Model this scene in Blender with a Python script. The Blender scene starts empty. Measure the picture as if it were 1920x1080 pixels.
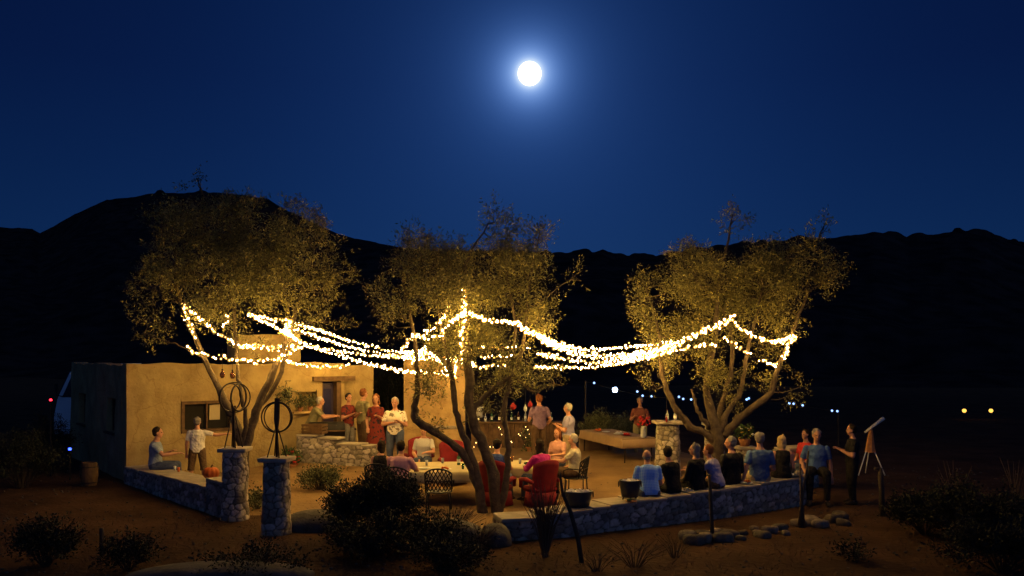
import bpy, bmesh, math, random
import numpy as np
from mathutils import Vector, Matrix, Quaternion
R = math.radians
scene = bpy.context.scene
# ------------------------------------------------------------------ camera, sky, moonlight, exposure
CAMZ, F, HY = 3.2, 1600.0, 665.0
cam_d = bpy.data.cameras.new('camera'); cam = bpy.data.objects.new('camera', cam_d)
scene.collection.objects.link(cam); scene.camera = cam
cam.location = (0, 0, CAMZ); cam.rotation_euler = (R(90), 0, 0)
cam_d.sensor_width = 36; cam_d.lens = 36*F/1920; cam_d.shift_y = (HY-540)/1920
cam_d.clip_end = 6000; cam_d.clip_start = 0.1
scene.view_settings.view_transform = 'Standard'; scene.view_settings.look = 'None'
scene.view_settings.exposure = 0; scene.view_settings.gamma = 1
scene.render.resolution_x = 1024; scene.render.resolution_y = 576
try:
    scene.cycles.use_light_tree = True
    scene.cycles.sample_clamp_indirect = 3.0
    scene.cycles.max_bounces = 5
    scene.cycles.transparent_max_bounces = 24
except Exception: pass

MOON_AZ = math.atan((993-960)/F); MOON_EL = math.atan((HY-138)/F)
moon_dir = Vector((math.sin(MOON_AZ)*math.cos(MOON_EL), math.cos(MOON_AZ)*math.cos(MOON_EL), math.sin(MOON_EL)))
world = bpy.data.worlds.new('World'); scene.world = world; world.use_nodes = True
nt = world.node_tree; N = nt.nodes; L = nt.links; N.clear()
def wn(t, **k):
    n = N.new(t)
    for a, b in k.items(): setattr(n, a, b)
    return n
out = wn('ShaderNodeOutputWorld'); bg = wn('ShaderNodeBackground'); L.new(bg.outputs[0], out.inputs[0])
sky = wn('ShaderNodeTexSky'); sky.sky_type = 'NISHITA'; sky.sun_disc = False
sky.sun_elevation = MOON_EL; sky.sun_rotation = MOON_AZ; sky.altitude = 600; sky.air_density = 1.0; sky.dust_density = 0.3; sky.ozone_density = 3.0
geo = wn('ShaderNodeNewGeometry')
tc = wn('ShaderNodeTexCoord')
nrm = wn('ShaderNodeVectorMath', operation='NORMALIZE'); L.new(tc.outputs['Generated'], nrm.inputs[0])
def dot(v):
    d = wn('ShaderNodeVectorMath', operation='DOT_PRODUCT'); L.new(nrm.outputs[0], d.inputs[0]); d.inputs[1].default_value = v
    return d.outputs['Value']
def ramp(src, pts, interp='EASE'):
    r = wn('ShaderNodeValToRGB'); L.new(src, r.inputs[0]); e = r.color_ramp; e.interpolation = interp
    while len(e.elements) < len(pts): e.elements.new(0.5)
    for q, (p, c) in zip(e.elements, pts): q.position = p; q.color = (*c, 1)
    return r.outputs[0]
# night air: blue from zenith to horizon, brighter around the moon, brightest in the afterglow opposite the moon
ang = wn('ShaderNodeMath', operation='ARCCOSINE'); L.new(dot(tuple(moon_dir)), ang.inputs[0])
sq = wn('ShaderNodeMath', operation='SQRT'); L.new(ang.outputs[0], sq.inputs[0])
_t = np.log([.008, .013, .0185, .030, .050, .085, .15, .28, .50, .80])
_v = np.array([(.9, .95, 1.), (.80, .90, 1.), (.26, .42, .78), (.095, .195, .47), (.031, .080, .235), (.0098, .032, .112), (.0034, .0140, .057), (.0010, .0058, .027), (.00015, .0011, .0065), (.00002, .0001, .0006)])
_x = np.linspace(_t[0], _t[-1], 300); _k = np.hanning(45); _k /= _k.sum()
_s = [np.exp(np.convolve(np.pad(np.interp(_x, _t, np.log(_v[:, c])), 22, mode='edge'), _k, 'valid')) for c in range(3)]
pts_ = [(math.sqrt(math.exp(q)), tuple(float(np.interp(q, _x, _s[c])) for c in range(3))) for q in np.linspace(_t[0], _t[-1], 30)]
halo = ramp(sq.outputs[0], pts_, 'LINEAR')
base = ramp(dot((0, 0, 1)), [(0.0, (.0022, .0145, .062)), (0.12, (.0015, .0105, .050)), (0.30, (.0008, .0038, .028)), (0.6, (.0004, .002, .014))], 'LINEAR')
glow = ramp(dot(Vector((0.40, -0.85, .25)).normalized()), [(0.0, (0, 0, 0)), (0.35, (.002, .005, .014)), (1.0, (.030, .060, .15))], 'LINEAR')
def add(a, b):
    m = wn('ShaderNodeMixRGB', blend_type='ADD'); m.inputs[0].default_value = 1
    L.new(a, m.inputs[1]); L.new(b, m.inputs[2]); return m.outputs[0]
tint = wn('ShaderNodeMixRGB', blend_type='MULTIPLY'); tint.inputs[0].default_value = 1
L.new(sky.outputs[0], tint.inputs[1]); tint.inputs[2].default_value = (.0004, .0012, .003, 1)
L.new(add(add(base, halo), add(glow, tint.outputs[0])), bg.inputs[0]); bg.inputs[1].default_value = 1.0

sun_d = bpy.data.lights.new('moonlight', 'SUN'); sun_d.energy = 0.05; sun_d.angle = R(0.5); sun_d.color = (.72, .84, 1)
sun = bpy.data.objects.new('moonlight', sun_d); scene.collection.objects.link(sun)
sun.rotation_euler = (-moon_dir).to_track_quat('-Z', 'Y').to_euler(); sun.location = (0, 30, 30)

# ------------------------------------------------------------------ helpers
C = scene.collection
def P(px, Y, z=0.0): return Vector(((px-960)/F*Y, Y, z))
def PP(px, py, Y): return Vector(((px-960)/F*Y, Y, CAMZ+(HY-py)/F*Y))
def sstep(a, b, x):
    t = max(0, min(1, (x-a)/(b-a))); return t*t*(3-2*t)
def gz(x, y):
    return .30*sstep(19.5, 23.5, y)*sstep(-8, -5.5, x)*sstep(7, 4, x) if y < 34 else .30*sstep(60, 34, y)*sstep(-8, -5.5, x)*sstep(7, 4, x)
rnd = random.Random(7)

def tag(o, label=None, cat=None, group=None, kind=None):
    if label: o['label'] = label
    if cat: o['category'] = cat
    if group: o['group'] = group
    if kind: o['kind'] = kind
    return o
def thing(name, label, cat, loc=(0, 0, 0), rz=0, group=None):
    o = bpy.data.objects.new(name, None); C.objects.link(o); o.location = loc; o.rotation_euler = (0, 0, rz)
    o.empty_display_size = .2
    return tag(o, label, cat, group)
def link(name, me, parent=None, m=None):
    o = bpy.data.objects.new(name, me); C.objects.link(o)
    if m is not None and len(me.materials) == 0: me.materials.append(m)
    if parent: o.parent = parent
    return o
def obj(name, bm, m, parent=None, smooth=False):
    me = bpy.data.meshes.new(name); bm.to_mesh(me); bm.free()
    if smooth:
        for p in me.polygons: p.use_smooth = True
    return link(name, me, parent, m)
def npmesh(name, V, Fc, m, parent=None, smooth=False, col=None):
    me = bpy.data.meshes.new(name)
    V = np.asarray(V, dtype=np.float32); Fc = np.asarray(Fc, dtype=np.int32); k = Fc.shape[1]
    me.vertices.add(len(V)); me.vertices.foreach_set('co', V.ravel())
    me.loops.add(Fc.size); me.loops.foreach_set('vertex_index', Fc.ravel())
    me.polygons.add(len(Fc)); me.polygons.foreach_set('loop_start', np.arange(0, Fc.size, k, dtype=np.int32))
    me.polygons.foreach_set('loop_total', np.full(len(Fc), k, dtype=np.int32))
    if smooth: me.polygons.foreach_set('use_smooth', np.ones(len(Fc), dtype=bool))
    me.update(calc_edges=True)
    if col is not None:
        a = me.color_attributes.new('tint', 'FLOAT_COLOR', 'POINT')
        c = np.ones((len(V), 4), dtype=np.float32); c[:, :3] = np.asarray(col, dtype=np.float32).reshape(len(V), -1)
        a.data.foreach_set('color', c.ravel())
    return link(name, me, parent, m)

# materials ---------------------------------------------------------
def mat(name, color, rough=.8, var=.25, scale=6.0, bump=.0, bscale=30.0, metal=0.0, color2=None, tint=False, detail=5, dist=.01, spec=.3):
    m = bpy.data.materials.new(name); m.use_nodes = True
    t = m.node_tree; b = t.nodes['Principled BSDF']
    b.inputs['Roughness'].default_value = rough; b.inputs['Metallic'].default_value = metal
    b.inputs['Specular IOR Level'].default_value = spec
    tcn = t.nodes.new('ShaderNodeTexCoord')
    n = t.nodes.new('ShaderNodeTexNoise'); n.inputs['Scale'].default_value = scale; n.inputs['Detail'].default_value = detail
    t.links.new(tcn.outputs['Object'], n.inputs['Vector'])
    r = t.nodes.new('ShaderNodeValToRGB'); t.links.new(n.outputs['Fac'], r.inputs[0])
    c2 = color2 or tuple(c*(1-var) for c in color)
    r.color_ramp.elements[0].position = .3; r.color_ramp.elements[0].color = (*c2, 1)
    r.color_ramp.elements[1].position = .7; r.color_ramp.elements[1].color = (*color, 1)
    src = r.outputs[0]
    if tint:
        a = t.nodes.new('ShaderNodeVertexColor'); a.layer_name = 'tint'
        mx = t.nodes.new('ShaderNodeMixRGB'); mx.blend_type = 'MULTIPLY'; mx.inputs[0].default_value = 1
        t.links.new(src, mx.inputs[1]); t.links.new(a.outputs[0], mx.inputs[2]); src = mx.outputs[0]
    t.links.new(src, b.inputs['Base Color'])
    if bump:
        n2 = t.nodes.new('ShaderNodeTexNoise'); n2.inputs['Scale'].default_value = bscale; n2.inputs['Detail'].default_value = 6
        t.links.new(tcn.outputs['Object'], n2.inputs['Vector'])
        bp = t.nodes.new('ShaderNodeBump'); bp.inputs['Strength'].default_value = bump; bp.inputs['Distance'].default_value = dist
        t.links.new(n2.outputs['Fac'], bp.inputs['Height']); t.links.new(bp.outputs[0], b.inputs['Normal'])
    return m
def emat(name, color, strength):
    m = bpy.data.materials.new(name); m.use_nodes = True; t = m.node_tree
    b = t.nodes['Principled BSDF']; b.inputs['Base Color'].default_value = (*color, 1)
    b.inputs['Emission Color'].default_value = (*color, 1); b.inputs['Emission Strength'].default_value = strength
    return m
def glass(name, color, rough=.05):
    m = bpy.data.materials.new(name); m.use_nodes = True; b = m.node_tree.nodes['Principled BSDF']
    b.inputs['Base Color'].default_value = (*color, 1); b.inputs['Roughness'].default_value = rough
    b.inputs['Transmission Weight'].default_value = .6; return m

M = {}
M['dirt'] = mat('dirt', (.085, .046, .025), .95, scale=.9, color2=(.038, .021, .013), bump=.9, bscale=9, dist=.05, detail=8, spec=.05)  # darkened base colour stands in for the weaker light outside the walls
M['patio'] = mat('lamplit_dirt', (.25, .155, .066), .95, scale=1.3, color2=(.14, .082, .034), bump=.8, bscale=12, dist=.03, detail=8)  # same dirt in a lighter colour, lamplight on the patio painted in
M['rock_dark'] = mat('dark_rock', (.10, .09, .08), .9, scale=5, color2=(.05, .045, .04), bump=.6, bscale=14, dist=.03)
M['hill'] = mat('hillside', (.065, .047, .042), 1, scale=.22, color2=(.018, .016, .016), detail=6, spec=0)
M['adobe'] = mat('adobe', (.40, .30, .135), .95, scale=2.2, color2=(.25, .175, .075), bump=.7, bscale=14, dist=.02, detail=9)
M['adobe_pale'] = mat('adobe_pale', (.50, .35, .16), .95, scale=3.0, color2=(.30, .20, .09), bump=.7, bscale=10, dist=.03, detail=9)
M['stone'] = mat('stone', (.46, .41, .36), .9, scale=9, color2=(.24, .21, .18), bump=.6, bscale=28, dist=.015, tint=True)
M['field'] = mat('field_stone', (.22, .18, .14), .95, scale=9, color2=(.10, .08, .065), bump=.7, bscale=20, dist=.02, tint=True)
M['mortar'] = mat('mortar', (.17, .14, .11), 1, scale=12, bump=.5, bscale=40)
M['slab'] = mat('slab', (.36, .31, .25), .85, scale=5, color2=(.24, .20, .16), bump=.4, bscale=22)
M['bark'] = mat('bark', (.11, .082, .055), .95, scale=9, color2=(.05, .036, .026), bump=.9, bscale=26, dist=.02)
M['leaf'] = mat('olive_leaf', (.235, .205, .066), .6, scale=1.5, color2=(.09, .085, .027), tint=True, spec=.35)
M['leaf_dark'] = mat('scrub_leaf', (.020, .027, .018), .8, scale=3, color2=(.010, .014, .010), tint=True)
M['leaf_sage'] = mat('sage_leaf', (.12, .13, .065), .7, scale=3, color2=(.06, .07, .03), tint=True)
M['stem'] = mat('stem', (.055, .04, .03), .9, scale=20)
M['twig'] = mat('dry_twig', (.10, .07, .045), .9, scale=20)
M['iron'] = mat('rusted_iron', (.045, .034, .032), .55, scale=18, color2=(.022, .016, .016), metal=.6, bump=.2)
M['iron_black'] = mat('black_iron', (.018, .016, .018), .5, metal=.3, scale=20)
M['wood'] = mat('old_wood', (.14, .08, .04), .8, scale=8, color2=(.07, .04, .02), bump=.4, bscale=30)
M['wood_pale'] = mat('varnished_wood', (.45, .20, .06), .5, scale=9, color2=(.28, .11, .03))
M['dark'] = mat('dark_interior', (.012, .010, .009), .9)
M['wire'] = mat('cable', (.02, .018, .012), .7)
M['skin'] = mat('skin', (.46, .23, .15), .6, var=.12, scale=12)
M['white'] = mat('white_paint', (.62, .62, .60), .6, var=.1)
M['paper'] = mat('paper', (.75, .74, .70), .7, var=.1)
M['cream'] = mat('cream_cloth', (.44, .37, .23), .9, var=.12, scale=4, bump=.2)
M['tan'] = mat('tan_cloth', (.34, .23, .14), .95, var=.2, scale=3, bump=.3, bscale=14)
M['red'] = mat('red_fabric', (.22, .010, .018), .8, var=.4, scale=5)
M['red2'] = mat('red_flower', (.5, .02, .02), .7, var=.4, scale=30)
M['orange'] = mat('orange', (.62, .13, .015), .55, var=.3, scale=10)
M['yellowf'] = mat('yellow_flower', (.60, .38, .04), .7, var=.4, scale=30)
M['whitef'] = mat('white_flower', (.7, .68, .6), .7)
M['green'] = mat('green_leaf', (.05, .09, .03), .7, var=.4)
M['glassc'] = glass('clear_glass', (.85, .88, .9)); M['glassg'] = glass('green_glass', (.10, .30, .12)); M['glassb'] = glass('brown_glass', (.30, .12, .04))
M['lemon'] = mat('lemonade', (.75, .58, .08), .3)
M['tub'] = mat('dark_tub', (.045, .05, .055), .5, bump=.2, scale=8)
M['ice'] = mat('ice', (.75, .72, .68), .3, bump=.8, bscale=18, dist=.05)
M['terra'] = mat('clay_pot', (.34, .15, .07), .85, var=.2)
M['vanpaint'] = mat('vehicle_paint', (.62, .70, .78), .35, var=.05)
M['tyre'] = mat('tyre', (.02, .02, .02), .9)
M['bulb'] = emat('warm_bulb', (1.0, .61, .155), 400)
def bloom_shell_mat():  # see-through emissive shell added to imitate bloom around each fairy bulb
    m = bpy.data.materials.new('bloom_shell'); m.use_nodes = True; t = m.node_tree; t.nodes.clear()
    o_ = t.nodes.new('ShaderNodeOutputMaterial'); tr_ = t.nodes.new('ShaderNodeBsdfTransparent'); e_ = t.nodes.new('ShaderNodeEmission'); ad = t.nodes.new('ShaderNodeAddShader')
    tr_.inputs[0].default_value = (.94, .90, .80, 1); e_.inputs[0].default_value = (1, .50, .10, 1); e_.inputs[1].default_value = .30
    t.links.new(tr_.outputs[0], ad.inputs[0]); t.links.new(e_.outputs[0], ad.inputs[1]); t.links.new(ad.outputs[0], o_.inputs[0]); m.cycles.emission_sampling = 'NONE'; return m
M['glow_globe'] = bloom_shell_mat()
M['bulb_dim'] = emat('faint_warm_bulb', (1.0, .66, .20), 9)
M['bulb_bar'] = emat('warm_small_bulb', (1.0, .66, .25), 7)
M['led'] = emat('white_led', (.30, .50, 1.0), 2.0)
M['ledbig'] = emat('white_lamp', (.45, .68, 1.0), 45)
M['redled'] = emat('red_lamp', (1, .02, .04), 6)
M['blueled'] = emat('blue_lamp', (.03, .07, 1), 8)
M['amber'] = emat('amber_lamp', (1, .50, .08), 2.0)
M['moon'] = emat('moon', (.88, .94, 1), 3.0)

def weather(m, crack=.9, pits=9):
    t = m.node_tree; b = t.nodes['Principled BSDF']; src = b.inputs['Base Color'].links[0].from_socket
    tcn = t.nodes.new('ShaderNodeTexCoord'); n = t.nodes.new('ShaderNodeTexNoise'); n.inputs['Scale'].default_value = 3; t.links.new(tcn.outputs['Object'], n.inputs['Vector'])
    a = t.nodes.new('ShaderNodeMixRGB'); a.blend_type = 'ADD'; a.inputs[0].default_value = .35; t.links.new(tcn.outputs['Object'], a.inputs[1]); t.links.new(n.outputs['Color'], a.inputs[2])
    out_ = src
    for kind, sc, lo, hi, k in (('DISTANCE_TO_EDGE', crack, .002, .009, .72), ('F1', pits, .05, .11, .30)):
        v = t.nodes.new('ShaderNodeTexVoronoi'); v.feature = kind; v.inputs['Scale'].default_value = sc; t.links.new(a.outputs[0], v.inputs['Vector'])
        r_ = t.nodes.new('ShaderNodeValToRGB'); r_.color_ramp.elements[0].position = lo; r_.color_ramp.elements[0].color = (k, k*.9, k*.8, 1); r_.color_ramp.elements[1].position = hi; r_.color_ramp.elements[1].color = (1, 1, 1, 1)
        t.links.new(v.outputs['Distance'], r_.inputs[0]); mx = t.nodes.new('ShaderNodeMixRGB'); mx.blend_type = 'MULTIPLY'; mx.inputs[0].default_value = .8
        t.links.new(out_, mx.inputs[1]); t.links.new(r_.outputs[0], mx.inputs[2]); out_ = mx.outputs[0]
    t.links.new(out_, b.inputs['Base Color'])
weather(M['adobe']); weather(M['adobe_pale'], 1.3, 7)
# shapes --------------------------------------------------------------
def bxf(bm, cx, cy, cz, sx, sy, sz, rot=None):
    mt = Matrix.Translation((cx, cy, cz)) @ (rot or Matrix.Identity(4)) @ Matrix.Diagonal((sx, sy, sz, 1))
    return bmesh.ops.create_cube(bm, size=1, matrix=mt)
def tube(bm, pts, rads, seg=8, cap=True, flat=1.0):
    pts = [Vector(p) for p in pts]; n = len(pts); rings = []
    prev = None
    for i, p in enumerate(pts):
        d = (pts[min(i+1, n-1)]-pts[max(i-1, 0)])
        if d.length < 1e-6: d = Vector((0, 0, 1))
        d.normalize()
        if prev is None:
            u = d.cross(Vector((0, 1, 0)) if abs(d.y) < .9 else Vector((1, 0, 0))).normalized()
        else:
            u = (prev-d*prev.dot(d)).normalized()
        prev = u; v = d.cross(u); r = rads[i] if hasattr(rads, '__len__') else rads
        rings.append([bm.verts.new(p+(u*math.cos(a)+v*math.sin(a)*flat)*r) for a in (2*math.pi*k/seg for k in range(seg))])
    for a, b in zip(rings, rings[1:]):
        for k in range(seg): bm.faces.new((a[k], a[(k+1) % seg], b[(k+1) % seg], b[k]))
    if cap:
        bm.faces.new(rings[0][::-1]); bm.faces.new(rings[-1])
def lathe(bm, c, prof, seg=20, sx=1, sy=1):
    rings = []
    for r, z in prof:
        rings.append([bm.verts.new((c[0]+max(r, 1e-4)*sx*math.cos(a), c[1]+max(r, 1e-4)*sy*math.sin(a), c[2]+z)) for a in (2*math.pi*k/seg for k in range(seg))])
    for a, b in zip(rings, rings[1:]):
        for k in range(seg): bm.faces.new((a[k], a[(k+1) % seg], b[(k+1) % seg], b[k]))
    bm.faces.new(rings[0][::-1]); bm.faces.new(rings[-1])
def sph(bm, c, r, sub=2, sc=(1, 1, 1), rot=None):
    return bmesh.ops.create_icosphere(bm, subdivisions=sub, radius=1, matrix=Matrix.Translation(c) @ (rot or Matrix.Identity(4)) @ Matrix.Diagonal((r*sc[0], r*sc[1], r*sc[2], 1)))['verts']
def torus(bm, c, Rr, r, axis_rot, seg=36, s2=8):
    rings = []
    for i in range(seg):
        a = 2*math.pi*i/seg; ring = []
        for j in range(s2):
            b = 2*math.pi*j/s2
            v = Vector(((Rr+r*math.cos(b))*math.cos(a), (Rr+r*math.cos(b))*math.sin(a), r*math.sin(b)))
            ring.append(bm.verts.new(Vector(c)+axis_rot @ v))
        rings.append(ring)
    for i in range(seg):
        for j in range(s2):
            bm.faces.new((rings[i][j], rings[(i+1) % seg][j], rings[(i+1) % seg][(j+1) % s2], rings[i][(j+1) % s2]))

# template of a rough stone (unit), several variants
def ico_np(sub):
    bm = bmesh.new(); bmesh.ops.create_icosphere(bm, subdivisions=sub, radius=1)
    V = np.array([v.co[:] for v in bm.verts]); Fc = np.array([[v.index for v in f.verts] for f in bm.faces]); bm.free(); return V, Fc
ICO1 = ico_np(1); ICO2 = ico_np(2); ICO3 = ico_np(3); ICO4 = ico_np(4)
rs = np.random.RandomState(3)
def rock_verts(dims, rotz, c, rr, base=ICO2, box=.45, noise=.10):
    V = base[0].copy()
    e = np.sign(V)*np.abs(V)**box; e /= np.max(np.abs(e), axis=1, keepdims=True)**(.55 if box < .85 else 0)
    k = rr.normal(size=(3, 3)); ph = rr.uniform(0, 6, 3)
    n = sum(np.sin(V @ (k[i]*1.8)+ph[i]) for i in range(3))/3
    if len(V) > 2000:
        for o_ in range(2, 6): kk = rr.normal(size=(3, 3))*1.9**o_*.7; n = n+sum(np.abs(np.sin(V @ kk[i]+ph[i])) for i in range(3))*.9/1.7**o_
    e = e*(1+noise*n[:, None]); e *= np.array(dims)/2
    if box > .3 and box < .8:
        tl = rr.uniform(-.16, .16); ex, ez = e[:, 0].copy(), e[:, 2].copy(); e[:, 0] = ex*math.cos(tl)-ez*math.sin(tl); e[:, 2] = ex*math.sin(tl)+ez*math.cos(tl)
    cz, sz = math.cos(rotz), math.sin(rotz)
    x = e[:, 0]*cz-e[:, 1]*sz; y = e[:, 0]*sz+e[:, 1]*cz
    return np.stack([x+c[0], y+c[1], e[:, 2]+c[2]], 1)
class Rocks:
    def __init__(s): s.V = []; s.F = []; s.c = []; s.n = 0
    def add(s, dims, rotz, c, rr, base=ICO2, **k):
        v = rock_verts(dims, rotz, c, rr, base, **k); s.V.append(v); s.F.append(base[1]+s.n); s.n += len(v)
        g = rr.uniform(.45, 1.25); s.c.append(np.tile([[g*rr.uniform(.95, 1.08), g, g*rr.uniform(.88, 1.03)]], (len(v), 1)))
    def build(s, name, m, parent=None, smooth=False):
        return npmesh(name, np.concatenate(s.V), np.concatenate(s.F), m, parent, smooth, np.concatenate(s.c))

# ------------------------------------------------------------------ ground (one sheet), hills
def build_ground():
    xs = np.unique(np.concatenate([np.linspace(-1500, -60, 25), np.linspace(-60, -16, 60), np.linspace(-16, 16, 230), np.linspace(16, 60, 60), np.linspace(60, 1500, 25)]))
    ys = np.unique(np.concatenate([np.linspace(-60, 4, 20), np.linspace(4, 30, 260), np.linspace(30, 80, 90), np.linspace(80, 1500, 40)]))
    X, Y = np.meshgrid(xs, ys)
    Z = np.vectorize(gz)(X, Y)
    def nz(a, b, s): return np.sin(X*a+1.3*np.sin(Y*b)+s)*np.cos(Y*a*.9+1.1*np.sin(X*b*1.2)+s*2)
    amp = np.clip((np.abs(Y-21)-5)/6, .12, 1)
    Z = Z+amp*(.035*nz(1.1, .7, 1)+.02*nz(2.9, 1.7, 2)+.012*nz(6.3, 4.1, 3))
    Z = Z+np.clip((Y-60)/400, 0, 1)*-4
    V = np.stack([X.ravel(), Y.ravel(), Z.ravel()], 1); w = len(xs)
    i = np.arange(len(ys)-1)[:, None]*w+np.arange(w-1)[None]
    i = i.ravel(); Fc = np.stack([i, i+1, i+w+1, i+w], 1)
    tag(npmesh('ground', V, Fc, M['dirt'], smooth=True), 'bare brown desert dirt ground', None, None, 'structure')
build_ground()

def build_patio():  # separate lighter sheet, imitates the pool of lamplight between the walls
    poly = [(-9.3, 21.2), (-6.1, 17.6), (-4.7, 16.6), (-3.2, 15.6), (-.3, 15.0), (.6, 15.1), (1.75, 15.7), (2.8, 16.3), (4.0, 17.0), (5.0, 17.8), (6.0, 18.8), (6.4, 22), (5, 27.5), (-3.5, 28.5), (-4.5, 27.2)]
    def inside(x, y):
        c = False
        for (x1, y1), (x2, y2) in zip(poly, poly[1:]+poly[:1]):
            if (y1 > y) != (y2 > y) and x < (x2-x1)*(y-y1)/(y2-y1)+x1: c = not c
        return c
    V = {}; bm = bmesh.new(); st = .08
    def vv(i, j):
        if (i, j) not in V:
            x, y = i*st, j*st; V[i, j] = bm.verts.new((x, y, gz(x, y)+.022+.004*math.sin(x*5)*math.cos(y*4)))
        return V[i, j]
    for i in range(-120, 84):
        for j in range(184, 360):
            if inside((i+.5)*st+.1*math.sin(j*.35), (j+.5)*st+.1*math.sin(i*.45)): bm.faces.new((vv(i, j), vv(i+1, j), vv(i+1, j+1), vv(i, j+1)))
    tag(obj('patio_floor', bm, M['patio'], None, True), 'dirt floor inside the low walls, lamplight painted in as golden colour', None, None, 'structure')
build_patio()
def hills(name, label, pts, Yr, Y0, seed, bumps):
    rr = np.random.RandomState(seed)
    px = np.arange(pts[0][0], pts[-1][0], 5.0); py = np.interp(px, [p[0] for p in pts], [p[1] for p in pts])
    n = np.zeros_like(px)
    for k in range(9):
        f = .004*1.75**k; n += np.sin(px*f*2*math.pi+rr.uniform(0, 6))*2.6/(1.45**k)
    py = py+n*.45
    # clumps of scrub standing along the ridge
    bp = np.zeros_like(px)
    for c in rr.uniform(px[0], px[-1], int(bumps)):
        w = rr.uniform(6, 20); h = rr.uniform(2, 7); bp = np.maximum(bp, h*np.clip(1-((px-c)/w)**2, 0, 1)**.6)
    rows = np.concatenate([np.linspace(0, .97, 30), [.985, 1, 1.02, 1.2, 1.6]])
    VV = []
    for s in rows:
        Y = Y0+(Yr-Y0)*s
        zr = CAMZ+(HY-py)/F*Yr
        prof = min(s, 1)**1.6*(1 if s <= 1 else max(.0, 1-(s-1)*1.5))
        Xc = (px-960)/F*Y
        z = -3+(zr+3)*prof
        if .99 < s < 1.03: z = z+bp/F*Yr
        if 0 < s < .98: z = z+(1-s)*s*Yr*.035*(np.sin(Xc*.05+s*9+2*np.sin(Y*.05))+.6*np.sin(Xc*.11-s*17+seed))
        VV.append(np.stack([Xc, np.full_like(Xc, Y), z], 1))
    V = np.concatenate(VV); w = len(px)
    i = (np.arange(len(rows)-1)[:, None]*w+np.arange(w-1)[None]).ravel()
    tag(npmesh(name, V, np.stack([i, i+1, i+w+1, i+w], 1), M['hill'], smooth=True), label, None, None, 'structure')
hills('hills', 'dark flat topped mesa and ridge against the night sky',
      [(-900, 470), (-300, 440), (0, 425), (60, 428), (75, 436), (90, 430), (130, 410), (160, 393), (200, 374), (250, 368), (300, 361), (400, 362), (500, 369), (515, 380), (540, 396), (570, 408), (600, 425), (640, 441), (700, 455), (755, 462), (850, 478), (1000, 500), (1400, 560), (2000, 620)],
      430, 90, 5, 8)
hills('hills', 'lower dark scrub covered hill behind the patio',
      [(300, 640), (500, 560), (640, 480), (760, 468), (900, 470), (1040, 472), (1090, 474), (1130, 474), (1150, 480), (1180, 480), (1230, 480), (1262, 472), (1330, 464), (1400, 458), (1500, 446), (1560, 446), (1600, 440), (1640, 436), (1700, 446), (1735, 440), (1790, 432), (1850, 436), (1880, 448), (1920, 458), (2200, 470), (2800, 500)],
      230, 70, 11, 90)

# the moon
bm = bmesh.new(); sph(bm, (0, 0, 0), 21/F*3000, 5); mo = obj('moon', bm, M['moon'], None, True)
mo.location = moon_dir*3000+Vector((0, 0, CAMZ)); tag(mo, 'bright white full moon high in the dark blue sky', 'moon')

# ------------------------------------------------------------------ adobe house (local frame: origin at front corner, +x along front wall)
P0 = P(237, 21.4)
HA = R(38)   # front wall runs to the right and away
house = thing('adobe_house', 'low flat roofed adobe house with lit wall and stepped parapet', 'house', P0, HA)
def wallpart(name, boxes, m, parent=house):
    bm = bmesh.new()
    for b in boxes:
        x0, x1, y0, y1, z0, z1 = b; bxf(bm, (x0+x1)/2, (y0+y1)/2, (z0+z1)/2, x1-x0, y1-y0, z1-z0)
    return obj(name, bm, m, parent)
WL = 7.5; WH = 2.96; TH = .38
def adobe_grid(name, x0, x1, z0, z1, holes, yf, th, parent=house, m=M['adobe'], step=.12, seed=1):
    """a plastered wall with uneven face, softened edges and openings; front face at y=yf, thickness th to +y"""
    rr = np.random.RandomState(seed)
    xs = set(np.arange(x0, x1, step).tolist()+[x1]); zs = set(np.arange(z0, z1, step).tolist()+[z1])
    for h in holes: xs |= {h[0], h[1]}; zs |= {h[2], h[3]}
    def clean(s, keep):
        s = sorted(s); o = [s[0]]
        for v in s[1:]:
            if v-o[-1] < .03:
                if v in keep: o[-1] = v if o[-1] not in keep else o[-1]
                continue
            o.append(v)
        return o
    kx = {x0, x1} | {h[0] for h in holes} | {h[1] for h in holes}; kz = {z0, z1} | {h[2] for h in holes} | {h[3] for h in holes}
    xs = clean(xs, kx); zs = clean(zs, kz)
    bm = bmesh.new(); vf = {}; vb = {}
    ph = rr.uniform(0, 6, 6)
    for i, x in enumerate(xs):
        for j, z in enumerate(zs):
            d = .018*math.sin(x*2.1+z*1.3+ph[0])+.012*math.sin(x*5.3-z*4.1+ph[1])+rr.uniform(-.004, .004)
            zz = z+(.02*math.sin(x*1.7+ph[2])+.015*math.sin(x*6.1+ph[3]) if j == len(zs)-1 else 0)
            vf[i, j] = bm.verts.new((x, yf+d, zz)); vb[i, j] = bm.verts.new((x, yf+th, zz))
    def inh(i, j):
        cx = (xs[i]+xs[i+1])/2; cz = (zs[j]+zs[j+1])/2
        return any(h[0] < cx < h[1] and h[2] < cz < h[3] for h in holes)
    nx, nz_ = len(xs)-1, len(zs)-1
    for i in range(nx):
        for j in range(nz_):
            if inh(i, j): continue
            bm.faces.new((vf[i, j], vf[i+1, j], vf[i+1, j+1], vf[i, j+1])); bm.faces.new((vb[i, j], vb[i, j+1], vb[i+1, j+1], vb[i+1, j]))
            for (di, dj, a, b) in ((-1, 0, (i, j), (i, j+1)), (1, 0, (i+1, j+1), (i+1, j)), (0, -1, (i+1, j), (i, j)), (0, 1, (i, j+1), (i+1, j+1))):
                ii, jj = i+di, j+dj
                if ii < 0 or jj < 0 or ii >= nx or jj >= nz_ or inh(ii, jj):
                    bm.faces.new((vf[a], vf[b], vb[b], vb[a]))
    return obj(name, bm, m, parent)
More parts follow.
